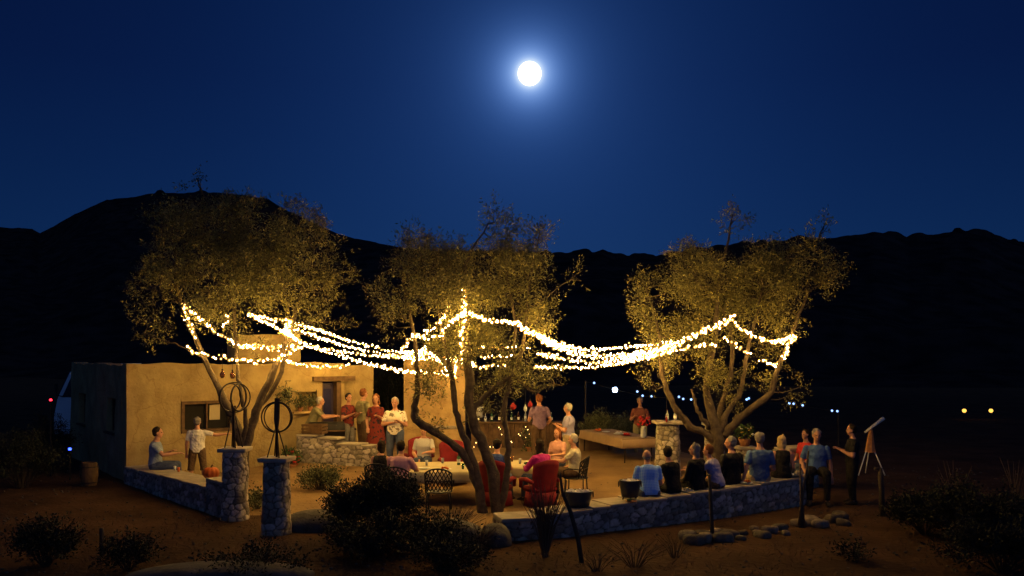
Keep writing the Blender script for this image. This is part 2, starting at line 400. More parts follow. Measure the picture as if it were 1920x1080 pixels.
# openings on the front wall: x-range,z-range (local)
WIN = (1.42, 2.60, 1.23, 1.90); DOOR = (5.30, 5.90, 0.05, 2.42); NICHE = (4.50, 5.14, 1.60, 2.14)
w_ = adobe_grid('front_wall', 0, 6.0, -.1, WH, [WIN, DOOR, NICHE], 0, TH)
adobe_grid('return_wall', 6.0, 7.1, -.1, 2.9, [], .25, .4, seed=4)
# left end wall with two narrow windows: local x=0 plane, build rotated
endw = bpy.data.objects.new('end_wall_frame', None)
def end_wall():
    bm_holes = [(.80, 1.75, 1.15, 2.05), (4.35, 5.2, 1.15, 2.05)]
    o = adobe_grid('end_wall', 0, 6.3, -.1, WH-.02, bm_holes, 0, TH, seed=2)
    # rotate so that local +x -> +y and face looks to -x
    me = o.data
    for v in me.vertices:
        x, y, z = v.co; v.co = (y+.005, x+TH+.002, z)
    me.flip_normals()
    for (a, b, c, d) in bm_holes:
        wn_ = wallpart('window', [(.16, .20, a+TH, a+TH+.05, c, d), (.16, .20, b+TH-.05, b+TH, c, d), (.16, .20, a+TH+.05, b+TH-.05, c, c+.05), (.16, .20, a+TH+.05, b+TH-.05, d-.05, d), (.163, .197, (a+b)/2+TH-.015, (a+b)/2+TH+.015, c+.05, d-.05)], M['wood'])
        wallpart('pane', [(.172, .188, a+TH+.05, b+TH-.05, c+.05, d-.05)], M['dark'], wn_)
        wallpart('sill', [(-.06, .15, a+TH-.05, b+TH+.05, c-.06, c-.004)], M['wood'], wn_)
end_wall()
bpy.data.objects.remove(endw)
wallpart('roof', [(.4, 7.0, .66, 6.4, 2.62, 2.74)], M['adobe'])
wallpart('back_wall', [(.4, 7.0, 6.4, 6.65, -.1, 2.6)], M['adobe'])
wallpart('floor', [(.4, 7.0, .66, 6.4, .0, .36)], M['slab'])
adobe_grid('parapet', 3.04, 4.87, 2.985, 3.78, [], .5, .9, seed=8)
# window with wooden frame, shutters dark, small lit picture pane inside
wf = wallpart('window', [(1.34, 1.42, -.03, .10, 1.15, 1.98), (2.60, 2.68, -.03, .10, 1.15, 1.98), (1.42, 2.60, -.03, .10, 1.90, 1.98), (1.42, 2.60, -.03, .10, 1.15, 1.23), (1.99, 2.03, .02, .08, 1.23, 1.90)], M['wood'])
wallpart('pane', [(1.422, 1.988, .12, .14, 1.232, 1.898), (2.032, 2.598, .12, .14, 1.232, 1.898)], M['dark'], wf)
wallpart('blind', [(2.10, 2.38, .09, .11, 1.46, 1.86)], M['cream'], wf)
dr = wallpart('door', [(5.35, 5.76, .20, .25, .1, 2.37)], mat('dark_violet_door', (.05, .035, .08), .5))
wallpart('door_pane', [(5.42, 5.69, .19, .197, 1.45, 2.2)], mat('door_glass', (.03, .03, .10), .1), dr)
wallpart('door_frame', [(5.30, 5.35, .02, .26, .05, 2.42), (5.76, 5.90, -.03, .26, .05, 2.40)], M['wood'])
wallpart('lintel', [(5.0, 6.32, -.11, .12, 2.44, 2.57)], M['wood'])
nb = wallpart('niche', [(4.51, 5.13, .30, .34, 1.60, 2.14)], M['adobe'])
wallpart('shelf', [(4.38, 5.18, -.16, .12, 1.535, 1.592)], M['adobe_pale'], nb)
def hw(x, y, z): # house local -> world
    return P0+Matrix.Rotation(HA, 3, 'Z') @ Vector((x, y, z))

# ------------------------------------------------------------------ stone pillars and walls
def cr(pts, n):
    """Catmull-Rom through pts (arrays)"""
    pts = [np.array(p, float) for p in pts]
    if len(pts) == 2: return [pts[0]*(1-t)+pts[1]*t for t in np.linspace(0, 1, n+1)]
    ext = [2*pts[0]-pts[1]]+pts+[2*pts[-1]-pts[-2]]; out_ = []
    for i in range(1, len(ext)-2):
        p0, p1, p2, p3 = ext[i-1:i+3]
        for t in np.linspace(0, 1, n, endpoint=False):
            out_.append(.5*((2*p1)+(-p0+p2)*t+(2*p0-5*p1+4*p2-p3)*t*t+(-p0+3*p1-3*p2+p3)*t**3))
    out_.append(pts[-1]); return out_
def rubble_field(S_, Z_, size, rr, wrap=None):
    """irregular stones: per point the joint distance and the stone's tint; S_, Z_ are arrays of surface coordinates"""
    ns = max(3, int(round((wrap or (S_.max()+.4))/size[0]))); sx = (wrap/ns) if wrap else size[0]; nz2 = int((Z_.max()+.5)/size[1])+2
    cs, cz, ct = [], [], []
    for j in range(nz2):
        off = rr.uniform(0, 1)
        for i in range(ns if wrap else ns+2):
            x = (i+off+rr.uniform(-.30, .30))*sx-(0 if wrap else sx); z = (j+.5+rr.uniform(-.32, .32))*size[1]-.1; t = rr.uniform(.40, 1.30); h = rr.uniform(.6, 1.2); q = (x, z, t, h)
            for k in ((-1, 0, 1) if wrap else (0,)): cs.append(x+k*(wrap or 0)); cz.append(z); ct.append((t*rr.uniform(1, 1.03), t, t*rr.uniform(.86, 1.04), h))
    cs = np.array(cs); cz = np.array(cz); ct = np.array([c if True else 0 for c in ct])
    if wrap:  # the same stone must look the same on both sides of the seam
        ct = np.repeat(ct[1::3], 3, 0)
    s0, z0 = S_.ravel(), Z_.ravel()
    s1 = s0+.018*np.sin(z0*23+s0*9); z1 = z0+.016*np.sin(s0*21+z0*7)
    f1 = np.full(len(s0), 9.); f2 = np.full(len(s0), 9.); ix = np.zeros(len(s0), int)
    asp = size[0]/size[1]
    for k in range(len(cs)):
        d = np.sqrt(((s1-cs[k])/asp**.5)**2+((z1-cz[k])*asp**.5)**2); m_ = d < f1
        f2 = np.where(m_, f1, np.minimum(f2, d)); ix = np.where(m_, k, ix); f1 = np.where(m_, d, f1)
    e = np.clip((f2-f1-.006)/.022, 0, 1); e = e*e*(3-2*e)
    tint = ct[ix, :3]*e[:, None]+np.array([.26, .24, .21])*(1-e[:, None])
    return (e*.028*ct[ix, 3]).reshape(S_.shape), tint.reshape(S_.shape+(3,))
def gridfaces(nr, nc):
    i = (np.arange(nr-1)[:, None]*nc+np.arange(nc-1)[None]).ravel(); return np.stack([i, i+1, i+nc+1, i+nc], 1)
def stone_pillar(loc, h, w, seed, label, cap=True, group='rubble stone pillars', wb=None):
    rr = np.random.RandomState(seed); t = thing('stone_pillar', label, 'pillar', loc, 0, group); wb = wb or w*1.16
    nA, nZ = 96, int(h/.018)+2; A = np.linspace(0, 2*math.pi, nA); Zs = np.linspace(-.06, h, nZ); AA, ZZ = np.meshgrid(A, Zs)
    per = math.pi*w*1.08; H_, T_ = rubble_field(AA/(2*math.pi)*per, ZZ+.06, (.155, .125), rr, per)
    rad = (w/2+(wb-w)/2*np.clip(1-ZZ/h, 0, 1)**1.3)*(1+.07*np.abs(np.sin(2*AA))**2)+.012*np.sin(AA*3+ZZ*4+seed)*np.sin(ZZ*5)+H_-.022+rr.normal(size=AA.shape)*.0015
    rad[:, -1] = rad[:, 0]
    V = np.stack([rad*np.cos(AA), rad*np.sin(AA), ZZ], 2).reshape(-1, 3); T_[:, -1] = T_[:, 0]
    npmesh('stonework', V, gridfaces(nZ, nA), M['stone'], t, True, T_.reshape(-1, 3))
    bm = bmesh.new(); lathe(bm, (0, 0, h-.06), [(w*.44, 0), (w*.44, .055)], 16); obj('mortar_core', bm, M['mortar'], t)
    if cap:
        rk = Rocks(); rk.add((w*1.24, w*1.16, .075), rr.uniform(-.1, .1), (0, 0, h+.028), rr, ICO3, box=.2, noise=.03); rk.build('cap_slab', M['slab'], t)
    return t
def stone_wall(name, pts, depth, label, seed, caps=True):
    """pts: (x, y, ground z, height) along the outer face; the wall's body lies to the left of the direction"""
    rr = np.random.RandomState(seed); t = thing(name, label, 'wall', (pts[0][0], pts[0][1], 0)); o = np.array([pts[0][0], pts[0][1]])
    Q = np.array(cr(pts, 60)); seg = np.linalg.norm(np.diff(Q[:, :2], axis=0), axis=1); s = np.concatenate([[0], np.cumsum(seg)]); Ln = s[-1]
    n = int(Ln/.03)+2; u = np.linspace(0, Ln, n); C_ = np.stack([np.interp(u, s, Q[:, k]) for k in range(4)], 1)
    D_ = np.gradient(C_[:, :2], axis=0); D_ /= np.linalg.norm(D_, axis=1, keepdims=True); Nn = np.stack([-D_[:, 1], D_[:, 0]], 1)
    VV, FF, TT = [], [], []; base = 0
    rows = max(8, int((C_[:, 3].max())/.028)+2); zf = np.linspace(0, 1, rows)
    def face(P0_, out_, hts, gz_, s_arr):
        nonlocal base
        SS, ZF = np.meshgrid(s_arr, zf); Hh = np.tile(hts, (rows, 1)); ZZ = ZF*(Hh+.06)-.06
        H_, T_ = rubble_field(SS, ZZ+.06, (.20, .125), rr)
        off = H_-.02+.015*np.sin(SS*2.3+seed)*np.sin(ZZ*5+SS)+rr.normal(size=SS.shape)*.0015
        V = np.stack([P0_[None, :, 0]+out_[None, :, 0]*off-o[0], P0_[None, :, 1]+out_[None, :, 1]*off-o[1], ZZ+gz_[None]], 2)
        VV.append(V.reshape(-1, 3)); FF.append(gridfaces(rows, len(s_arr))+base); TT.append(T_.reshape(-1, 3)); base += V.shape[0]*V.shape[1]
    hs = C_[:, 3]-.035
    face(C_[:, :2], -Nn, hs, C_[:, 2], u)
    B_ = C_[:, :2]+Nn*depth; face(B_[::-1], Nn[::-1], hs[::-1], C_[::-1, 2], u)
    for k, rev in ((0, True), (-1, False)):
        m_ = int(depth/.03)+2; a0, a1 = (B_[k], C_[k, :2]) if rev else (C_[k, :2], B_[k]); l_ = np.linspace(0, 1, m_)[:, None]; pp = a0[None]*(1-l_)+a1[None]*l_
        ou = np.tile(-D_[k] if rev else D_[k], (m_, 1)); face(pp, ou, np.full(m_, hs[k]), np.full(m_, C_[k, 2]), np.linspace(0, depth, m_))
    # flat bed under the coping
    top = np.concatenate([np.concatenate([C_[:, :2]-o, (C_[:, 2]+hs-.004)[:, None]], 1), np.concatenate([B_-o, (C_[:, 2]+hs-.004)[:, None]], 1)])
    i = np.arange(n-1); FF.append(np.stack([i, i+1, i+n+1, i+n], 1)+base); VV.append(top); TT.append(np.full((2*n, 3), .5))
    npmesh('stonework', np.concatenate(VV), np.concatenate(FF), M['stone'], t, True, np.concatenate(TT))
    if caps:
        ck = Rocks(); s_ = 0
        while s_ < Ln-.02:
            w = min(rr.uniform(.35, .75), Ln-s_); k = np.searchsorted(u, s_+w/2); k = min(k, n-1); q = C_[k, :2]+Nn[k]*depth/2-o
            ck.add((w*1.02, depth*rr.uniform(1.03, 1.10), .06), math.atan2(D_[k, 1], D_[k, 0])+rr.uniform(-.02, .02), (q[0], q[1], C_[k, 2]+C_[k, 3]-.025+rr.uniform(-.004, .004)), rr, ICO3, box=.16, noise=.03); s_ += w
        ck.build('coping', M['slab'], t)
    return t
stone_pillar(P(441, 16.6), 1.33, .44, 1, 'rubble stone pillar with the twin hoop sculpture, nearest the white shirted man')
stone_pillar(P(519, 15.3), 1.30, .44, 2, 'darker rubble stone pillar carrying a single ring sculpture beside the black bush')
stone_pillar(P(1252, 21.5, .1), 1.37, .56, 3, 'lit stone pillar beside the long buffet table with bottles on top')
stone_pillar(P(1340, 23.0, .05), 1.25, .50, 4, 'narrow looking stone pillar behind the trunk of the rightmost tree')
stone_pillar(P(1396, 21.8, 0), .80, .42, 5, 'short stone pedestal under the yellow flower bouquet', cap=True)
lw = [(-9.60, 21.15, 0, .43), (-8.6, 20.1, 0, .46), (-7.55, 18.9, 0, .50), (-6.45, 17.6, 0, .52), (-5.95, 16.95, 0, .55)]
# outer face faces left/front; direction reversed so depth goes inside
stone_wall('low_wall', [(-9.60, 21.15, 0, .43), (-8.7, 20.1, 0, .46), (-7.7, 18.95, 0, .50), (-6.22, 17.3, 0, .53)], .62, 'low stone bench wall between adobe house corner and first pillar', 21)
stone_wall('wall_step', [(-6.18, 17.25, 0, .70), (-5.62, 16.6, 0, .72)], .45, 'higher dark end block of the bench wall joining the twin hoop pillar', 22)
rw = [(940, 14.6, .34), (1000, 14.75, .40), (1060, 14.95, .43), (1140, 15.4, .47), (1235, 15.9, .52), (1329, 16.5, .56), (1410, 17.15, .58), (1480, 17.8, .60), (1520, 18.25, .60)]
RWP = [((p-960)/F*y, y, 0, h) for p, y, h in rw]
stone_wall('low_wall', RWP, .62, 'long curving stone bench wall where guests sit with backs to the camera', 23)
stone_wall('low_wall', [(P(1478, 20.2).x, 20.2, 0, .95), (P(1535, 20.6).x, 20.6, 0, 1.0)], .5, 'short lit stone wall behind the blonde woman on the bench', 24)
stone_wall('low_wall', [(P(556, 22.9).x, 22.9, .20, .88), (P(610, 22.7).x, 22.7, .24, .76), (P(645, 22.5).x, 22.5, .25, .62), (P(695, 22.3).x, 22.3, .25, .55)], .45, 'golden lit rubble wall curving in front of the grill', 25)
# boulders
def boulder(px, Y, w, d, h, seed, label, rz=0, m=None):
    rr = np.random.RandomState(seed); rk = Rocks(); rk.add((w, d, h*1.5), rz, (0, 0, h*.22), rr, ICO4, box=.9, noise=.20)
    o = rk.build('boulder', m or M['rock_dark'], None, True); o.location = P(px, Y); tag(o, label, 'boulder', 'boulders around the patio entrance')
boulder(596, 15.7, 1.2, .8, .34, 31, 'smooth low boulder at the foot of the single ring pillar')
boulder(850, 14.5, 1.15, .9, .46, 32, 'big dark rounded boulder in front of the middle tree')
boulder(926, 14.4, .55, .55, .34, 33, 'small bluish round boulder at the left end of the long bench wall')
boulder(415, 12.1, 2.5, 1.0, .26, 34, 'broad dark boulder cut off by the bottom edge of the photo, left')
# loose stone border on the right
rr = np.random.RandomState(40)
for k in range(26):
    u = k/25; px = 1290+u*295+rr.uniform(-6, 6); py = 1018-u*38+rr.uniform(-9, 9); Y = 3.2*F/(py-HY)
    rk = Rocks(); s = rr.uniform(.12, .27); rk.add((s*1.4, s, s*.8), rr.uniform(0, 3), (0, 0, s*.22), rr, ICO2, box=.7, noise=.2)
    o = rk.build('border_stone', M['field'], None, True); o.location = P(px, Y)
    ords = ['first', 'second', 'third', 'fourth', 'fifth', 'sixth', 'seventh', 'eighth', 'ninth', 'tenth', 'eleventh', 'twelfth', 'thirteenth']
    tag(o, f'{ords[k] if k < 13 else ords[25-k]} rough stone of the loose border row counted from its {"left" if k < 13 else "right"} end', 'stone', 'stones of the loose border row')

# ------------------------------------------------------------------ trees
def limb_world(pts, Yb, wob, rr):
    """pts (px,py,r_px[,dY])"""
    W = []
    for p in cr([(q[0], q[1], q[2], (q[3] if len(q) > 3 else 0)) for q in pts], 5):
        Y = Yb+p[3]; v = PP(p[0], p[1], Y)+Vector((rr.normal()*wob, rr.normal()*wob, rr.normal()*wob)); W.append((v, max(p[2], .8)/F*Y))
    return W
def leaves_mesh(name, centers, dirs, per, ln, wd, tl, m, parent, rr, org, jit=.04):
    """sprigs: each centre+dir is a twig of length tl with `per` leaves"""
    n = len(centers)
    t = rr.uniform(0, 1, (n, per, 1)); base = centers[:, None]+dirs[:, None]*t*tl+rr.normal(size=(n, per, 3))*jit
    base = base.reshape(-1, 3); d = (np.repeat(dirs, per, 0)*.7+rr.normal(size=base.shape)*.6); d /= np.linalg.norm(d, axis=1, keepdims=True)
    s = np.cross(d, rr.normal(size=d.shape)); s /= np.linalg.norm(s, axis=1, keepdims=True)
    L_ = ln*rr.uniform(.6, 1.3, (len(base), 1)); W_ = wd*rr.uniform(.7, 1.2, (len(base), 1))
    V = np.stack([base, base+d*L_*.45+s*W_, base+d*L_, base+d*L_*.45-s*W_], 1).reshape(-1, 3)-np.array(org)
    Fc = np.arange(len(V)).reshape(-1, 4)
    g = np.repeat(rr.uniform(.4, 1.5, (n, 1)), per, 0)*rr.uniform(.55, 1.35, (len(base), 1))
    col = np.repeat(np.concatenate([g*1.0, g, g*rr.uniform(.8, 1.2, g.shape)], 1), 4, 0)
    return npmesh(name, V, Fc, m, parent, False, col)
def tree(label, base, Yb, limbs, lobes, nsprig, seed, depth=1.5, thin=1.0):
    rr = np.random.RandomState(seed); o = P(base[0], Yb); t = thing('olive_tree', label, 'tree', o, 0, 'olive trees strung with lights')
    bm = bmesh.new(); wood = []
    for lb in limbs:
        W = limb_world(lb, Yb, .012, rr); wood += W
        tube(bm, [w[0]-o for w in W], [w[1]*thin*rr.uniform(.9, 1.1) for w in W], 9)
    wp = np.array([w[0][:] for w in wood])
    C_, D_ = [], []
    tw = bm
    tot = sum(l[2]*l[3]*l[4] for l in lobes)
    for (px, py, rx, ry, den) in lobes:
        k = int(nsprig*rx*ry*den/tot); rx *= .86; ry *= .90; sx = rx/F*Yb; sz = ry/F*Yb; sy = min(depth, (sx+sz)/2*1.35)
        c = np.array(PP(px, py, Yb+rr.uniform(-.35, .35)*min(depth, 1)))
        # sub-clumps inside each lobe make the light and dark masses and the gaps
        nsub = max(3, int(k/26)); v = rr.normal(size=(nsub, 3)); v /= np.linalg.norm(v, axis=1, keepdims=True)
        sub = c+v*(rr.uniform(.15, 1, (nsub, 1))**.55)*np.array([sx, sy, sz])
        pick = rr.randint(0, nsub, k); pos = sub[pick]+rr.normal(size=(k, 3))*min(.125, .26*min(sx, sz)+.02)
        d = (pos-c); d /= (np.linalg.norm(d, axis=1, keepdims=True)+1e-6); d = d*.7+rr.normal(size=d.shape)*.5+np.array([0, 0, .25]); d /= np.linalg.norm(d, axis=1, keepdims=True)
        C_.append(pos); D_.append(d)
        for s in sub[:max(2, nsub//2)]:
            q = wp[np.argmin(np.linalg.norm(wp-s, axis=1)+np.where(wp[:, 2] > s[2]-.05, .6, 0))]
            mid = (q+s)/2+rr.normal(size=3)*.08+np.array([0, 0, -.05])
            if np.linalg.norm(q-s) < 2.2:
                tube(tw, [Vector(q)-o, Vector(mid)-o, Vector(s)-o], [.018, .011, .005], 4, False)
    obj('trunk', bm, M['bark'], t, True)
    leaves_mesh('crown', np.concatenate(C_), np.concatenate(D_), 12, .070, .0115, .26, M['leaf'], t, rr, o[:], .035)
    return t
tree('leftmost olive tree with wide round crown between the two hoop pillars', (452, 0), 18.2,
     [[(450, 935, 16), (455, 850, 13), (440, 790, 9), (430, 770, 9), (405, 720, 7, .1), (385, 675, 6, .2), (352, 600, 4.5, .2), (330, 525, 3, .3), (330, 470, 2)],
      [(458, 860, 11), (480, 772, 9), (505, 715, 8), (530, 655, 6, .2), (562, 560, 4, .2), (590, 470, 2.4)],
      [(460, 850, 8), (470, 800, 6, .2), (482, 770, 5, .3), (520, 715, 5, .4), (545, 620, 3.5, .5), (520, 480, 2, .5)],
      [(452, 852, 8), (462, 790, 5, -.1), (452, 740, 4, -.2), (445, 700, 4), (442, 620, 3), (430, 480, 2), (370, 335, 1)],
      [(378, 660, 3), (330, 560, 2.4, -.1), (300, 545, 1.8), (272, 540, 1.2)],
      [(385, 675, 3), (355, 655, 2, -.1), (310, 640, 1.4), (270, 625, .9)]],
     [(330, 465, 60, 66, 1), (300, 535, 38, 40, .9), (400, 430, 80, 62, 1), (485, 440, 70, 62, 1), (420, 515, 100, 66, 1.1), (520, 505, 90, 68, 1.1), (592, 455, 42, 44, .8), (598, 520, 52, 50, .8),
      (345, 420, 40, 30, .5), (362, 345, 20, 26, .25), (560, 405, 34, 26, .5), (285, 615, 38, 32, .55), (640, 602, 22, 9, .5), (420, 590, 64, 26, .7), (560, 592, 62, 28, .7), (640, 520, 20, 16, .4), (455, 385, 60, 14, .4), (470, 650, 36, 30, .25)],
     3900, 101, 1.4, .85)
tree('middle olive tree with several dark twisting stems and the tallest light peak', (915, 0), 17.2,
     [[(935, 985, 17), (925, 890, 15), (905, 835, 14), (882, 770, 13), (880, 700, 12), (874, 600, 8), (872, 500, 4), (915, 420, 2)],
      [(905, 965, 14), (893, 905, 12), (868, 850, 11), (832, 822, 10), (785, 790, 11), (777, 770, 10), (783, 725, 7), (781, 660, 6), (772, 600, 4), (755, 530, 2.5)],
      [(905, 960, 12), (895, 890, 11), (868, 815, 9), (856, 770, 8), (848, 710, 7), (832, 640, 5), (815, 540, 3), (800, 450, 1.5)],
      [(884, 775, 8), (905, 745, 7), (935, 722, 7, -.1), (962, 698, 6, -.1), (982, 640, 5), (992, 540, 3), (1012, 430, 1.5)],
      [(932, 975, 12), (950, 900, 9), (952, 830, 8), (945, 770, 7), (958, 700, 5), (965, 600, 4), (940, 470, 2)],
      [(965, 600, 3), (1020, 560, 2.4), (1045, 540, 1.6), (1085, 512, 1)],
      [(775, 610, 3), (745, 585, 2), (715, 570, 1)],
      [(960, 700, 3), (1000, 735, 2.4, .2), (1030, 720, 1.4, .2)]],
     [(790, 495, 50, 62, 1), (738, 560, 36, 32, .8), (832, 540, 66, 60, 1), (932, 435, 38, 38, .55), (922, 398, 20, 18, .35), (900, 520, 78, 60, 1), (985, 515, 58, 66, .9), (1008, 450, 20, 32, .45), (1076, 516, 17, 13, .4),
      (803, 452, 32, 26, .5), (1020, 590, 36, 46, .8), (880, 620, 62, 42, .9), (960, 690, 62, 60, .5), (820, 715, 52, 40, .45), (855, 655, 80, 48, .55), (1028, 705, 28, 24, .4), (820, 790, 26, 20, .18), (740, 610, 26, 20, .3), (920, 740, 40, 40, .3)],
     3700, 102, 1.3, .72)
tree('rightmost olive tree with spreading pale limbs behind the bench sitters', (1345, 0), 18.6,
     [[(1348, 915, 15), (1345, 850, 15), (1345, 815, 14), (1325, 740, 9), (1330, 690, 8), (1340, 620, 6), (1350, 520, 4), (1375, 400, 1.5)],
      [(1342, 825, 10), (1318, 810, 8), (1295, 800, 8), (1272, 772, 7), (1250, 730, 6), (1240, 690, 5), (1235, 620, 3.5), (1212, 540, 2)],
      [(1330, 800, 6), (1310, 775, 4, -.1), (1303, 750, 3.4, -.1), (1298, 730, 2.6)],
      [(1350, 815, 9), (1362, 775, 7), (1385, 742, 6), (1396, 700, 4.5), (1405, 640, 4), (1430, 540, 2.5)],
      [(1358, 820, 11), (1385, 785, 9, -.1), (1440, 742, 8, -.2), (1455, 700, 6, -.2), (1478, 645, 4.5), (1510, 560, 3), (1520, 545, 2), (1565, 515, 1)],
      [(1510, 560, 2.4), (1525, 480, 2), (1548, 415, 1)],
      [(1345, 815, 8), (1352, 760, 6, .3), (1372, 690, 5, .3), (1365, 600, 3.5, .3), (1300, 520, 2)]],
     [(1215, 560, 28, 46, .6), (1205, 528, 18, 18, .4), (1290, 505, 54, 58, 1), (1260, 622, 46, 36, .7), (1350, 540, 70, 68, 1.05), (1376, 420, 20, 44, .3), (1430, 530, 70, 66, 1), (1500, 500, 56, 52, .8), (1545, 420, 18, 20, .22),
      (1545, 505, 32, 38, .5), (1460, 590, 50, 32, .8), (1300, 690, 58, 48, .35), (1380, 705, 56, 50, .35), (1482, 715, 22, 40, .2), (1330, 622, 66, 40, .7), (1225, 690, 30, 30, .3), (1430, 650, 50, 30, .4)],
     3600, 103, 1.4, .85)

# ------------------------------------------------------------------ string lights
bmB = bmesh.new(); sph(bmB, (0, 0, 0), .0125, 1, (1, 1, 1.2)); nf = len(bmB.faces); sph(bmB, (0, 0, 0), .036, 2)  # outer sphere is the added bloom shell, not bulb glass
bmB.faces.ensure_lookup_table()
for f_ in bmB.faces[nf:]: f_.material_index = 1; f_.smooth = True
bulb_me = bpy.data.meshes.new('bulb'); bmB.to_mesh(bulb_me); bmB.free(); bulb_me.materials.append(M['bulb']); bulb_me.materials.append(M['glow_globe'])
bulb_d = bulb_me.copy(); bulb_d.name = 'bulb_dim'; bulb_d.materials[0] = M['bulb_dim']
bmB = bmesh.new(); sph(bmB, (0, 0, 0), .014, 1); bulb_s = bpy.data.meshes.new('bulb_small'); bmB.to_mesh(bulb_s); bmB.free(); bulb_s.materials.append(M['bulb_bar'])
bmB = bmesh.new(); sph(bmB, (0, 0, 0), .038, 2); bulb_l = bpy.data.meshes.new('led_bulb'); bmB.to_mesh(bulb_l); bmB.free(); bulb_l.materials.append(M['led'])
bmB = bmesh.new(); sph(bmB, (0, 0, 0), .085, 2); bulb_b = bpy.data.meshes.new('big_lamp'); bmB.to_mesh(bulb_b); bmB.free(); bulb_b.materials.append(M['ledbig'])
BACK = {4: 2.0, 6: 1.0, 7: 1.5, 8: 1.2, 9: .6, 16: 2.5}
def strand(label, pts, spacing=.085, seed=0, bulbm=None, jit=.022, group='warm fairy light strands over the patio', name='string_lights', cap=100):
    rr = np.random.RandomState(seed+500)
    Q = cr(pts, 14); bk = BACK.get(seed, 0)
    W = [np.array(PP(p[0], p[1], p[2]+bk*math.sin(math.pi*i/(len(Q)-1)))) for i, p in enumerate(Q)]
    W = np.array(W); seg = np.linalg.norm(np.diff(W, axis=0), axis=1); s = np.concatenate([[0], np.cumsum(seg)])
    n = int(s[-1]/(spacing/(1.42 if cap == 100 else 1)))+1; n = n if cap == 100 else min(cap, n); o = Vector(W[0])
    t = thing(name, label, 'string lights', o, 0, group)
    bm = bmesh.new(); q = [Vector(w)-o for w in W]; tube(bm, q, .005, 4); obj('cable', bm, M['wire'], t)
    us = np.linspace(0, s[-1], n); keep = set(np.linspace(0, n-1, min(n, 100)).astype(int).tolist()); rest = []
    for i, u in enumerate(us):
        p = np.array([np.interp(u, s, W[:, k]) for k in range(3)])+rr.normal(size=3)*jit; q_ = rr.uniform(.6, 1.25)
        if i in keep:
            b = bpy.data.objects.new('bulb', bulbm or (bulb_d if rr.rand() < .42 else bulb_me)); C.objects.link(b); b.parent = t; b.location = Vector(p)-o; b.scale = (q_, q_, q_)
        else: rest.append((Vector(p)-o, q_))
    if rest:
        bm = bmesh.new()
        for v, q_ in rest:
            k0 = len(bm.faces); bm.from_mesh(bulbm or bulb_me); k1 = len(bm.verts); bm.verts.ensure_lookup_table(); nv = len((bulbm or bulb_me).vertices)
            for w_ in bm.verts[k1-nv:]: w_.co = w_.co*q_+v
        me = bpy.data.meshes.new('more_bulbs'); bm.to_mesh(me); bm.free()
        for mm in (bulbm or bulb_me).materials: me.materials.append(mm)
        ob = link('more_bulbs', me, t); ob['kind'] = 'stuff'
    return t
S = strand
S('fairy light strand wound down the left limb of the leftmost tree', [(343, 572, 18.3), (352, 600, 18.2), (358, 615, 18.1), (368, 632, 18.2)], .045, 1)
S('fairy light strand dropping from the far left tip across the leftmost trunk', [(347, 575, 18.2), (375, 597, 18), (405, 622, 18), (432, 638, 18.2), (455, 650, 18.6), (490, 652, 19), (528, 656, 19), (560, 650, 19)], .08, 2)
S('lowest fairy light strand left of the leftmost trunk', [(352, 652, 18.2), (363, 663, 18), (385, 665, 18), (402, 669, 18), (425, 670, 18), (430, 674, 18), (470, 677, 18), (520, 673, 18.2), (548, 658, 18.6), (575, 645, 19)], .07, 3)
S('bright main fairy light strand from leftmost tree down to the middle tree', [(466, 590, 16.7), (500, 606, 16.8), (535, 624, 17.2), (560, 640, 18.6), (600, 656, 18.6), (640, 667, 18.4), (700, 685, 18), (760, 696, 17.6), (820, 699, 17.3), (852, 706, 17.2)], .068, 4)
S('fairy light strand clustered where the leftmost crown meets the swags', [(470, 592, 16.7), (505, 598, 16.8), (530, 602, 16.9), (545, 606, 17), (535, 618, 17.4), (550, 632, 18.6), (572, 645, 18.6)], .05, 5)
S('upper fairy light swag from leftmost tree curving to the yellow wall', [(548, 608, 18.6), (600, 620, 20.5), (640, 634, 22), (700, 650, 23.5), (750, 662, 24), (800, 655, 22)], .105, 6)
S('second fairy light swag just under the upper left one', [(552, 616, 18.6), (620, 640, 21), (680, 656, 22.5), (740, 668, 22.5), (800, 673, 21), (870, 675, 20.5), (890, 688, 20)], .105, 7)
S('third fairy light swag from the bright knot toward middle trunk', [(574, 648, 18.7), (620, 656, 19), (660, 662, 19.5), (720, 668, 19.5), (762, 668, 19), (800, 660, 18.5)], .09, 8)
S('lowest straight fairy light strand along the front of the adobe house roof', [(528, 676, 21.5), (560, 683, 22.6), (600, 687, 23.4), (640, 687, 24), (656, 683, 24.2)], .10, 9)
S('fairy light strand climbing the left side of the middle crown', [(752, 662, 17.8), (768, 636, 17.4), (790, 628, 17.2), (815, 614, 17), (832, 596, 17), (845, 578, 17)], .07, 10)
S('fairy light strand rising from left limb to the peak of the middle tree', [(772, 628, 17.2), (800, 634, 17), (826, 628, 16.9), (848, 604, 16.8), (870, 588, 15.9), (900, 596, 15.7), (930, 605, 15.7), (958, 603, 15.8), (1000, 626, 16.6), (1050, 645, 18.6), (1100, 655, 20.5), (1180, 651, 20.5), (1262, 640, 19)], .078, 11)
S('vertical fairy light strand at the very peak of the middle tree', [(868, 538, 16.9), (870, 556, 16.8), (869, 575, 16.8), (872, 590, 16.7), (867, 612, 16.8), (864, 640, 16.9), (868, 665, 17)], .06, 12)
S('main fairy light strand swinging from middle peak to the rightmost tree', [(876, 590, 15.9), (910, 600, 15.7), (960, 606, 15.7), (1000, 624, 16.2), (1040, 646, 17.4), (1090, 662, 18.4), (1150, 667, 18.6), (1210, 658, 17.6), (1270, 643, 17.0), (1320, 620, 16.9), (1352, 604, 16.9), (1378, 592, 17.0)], .066, 13)
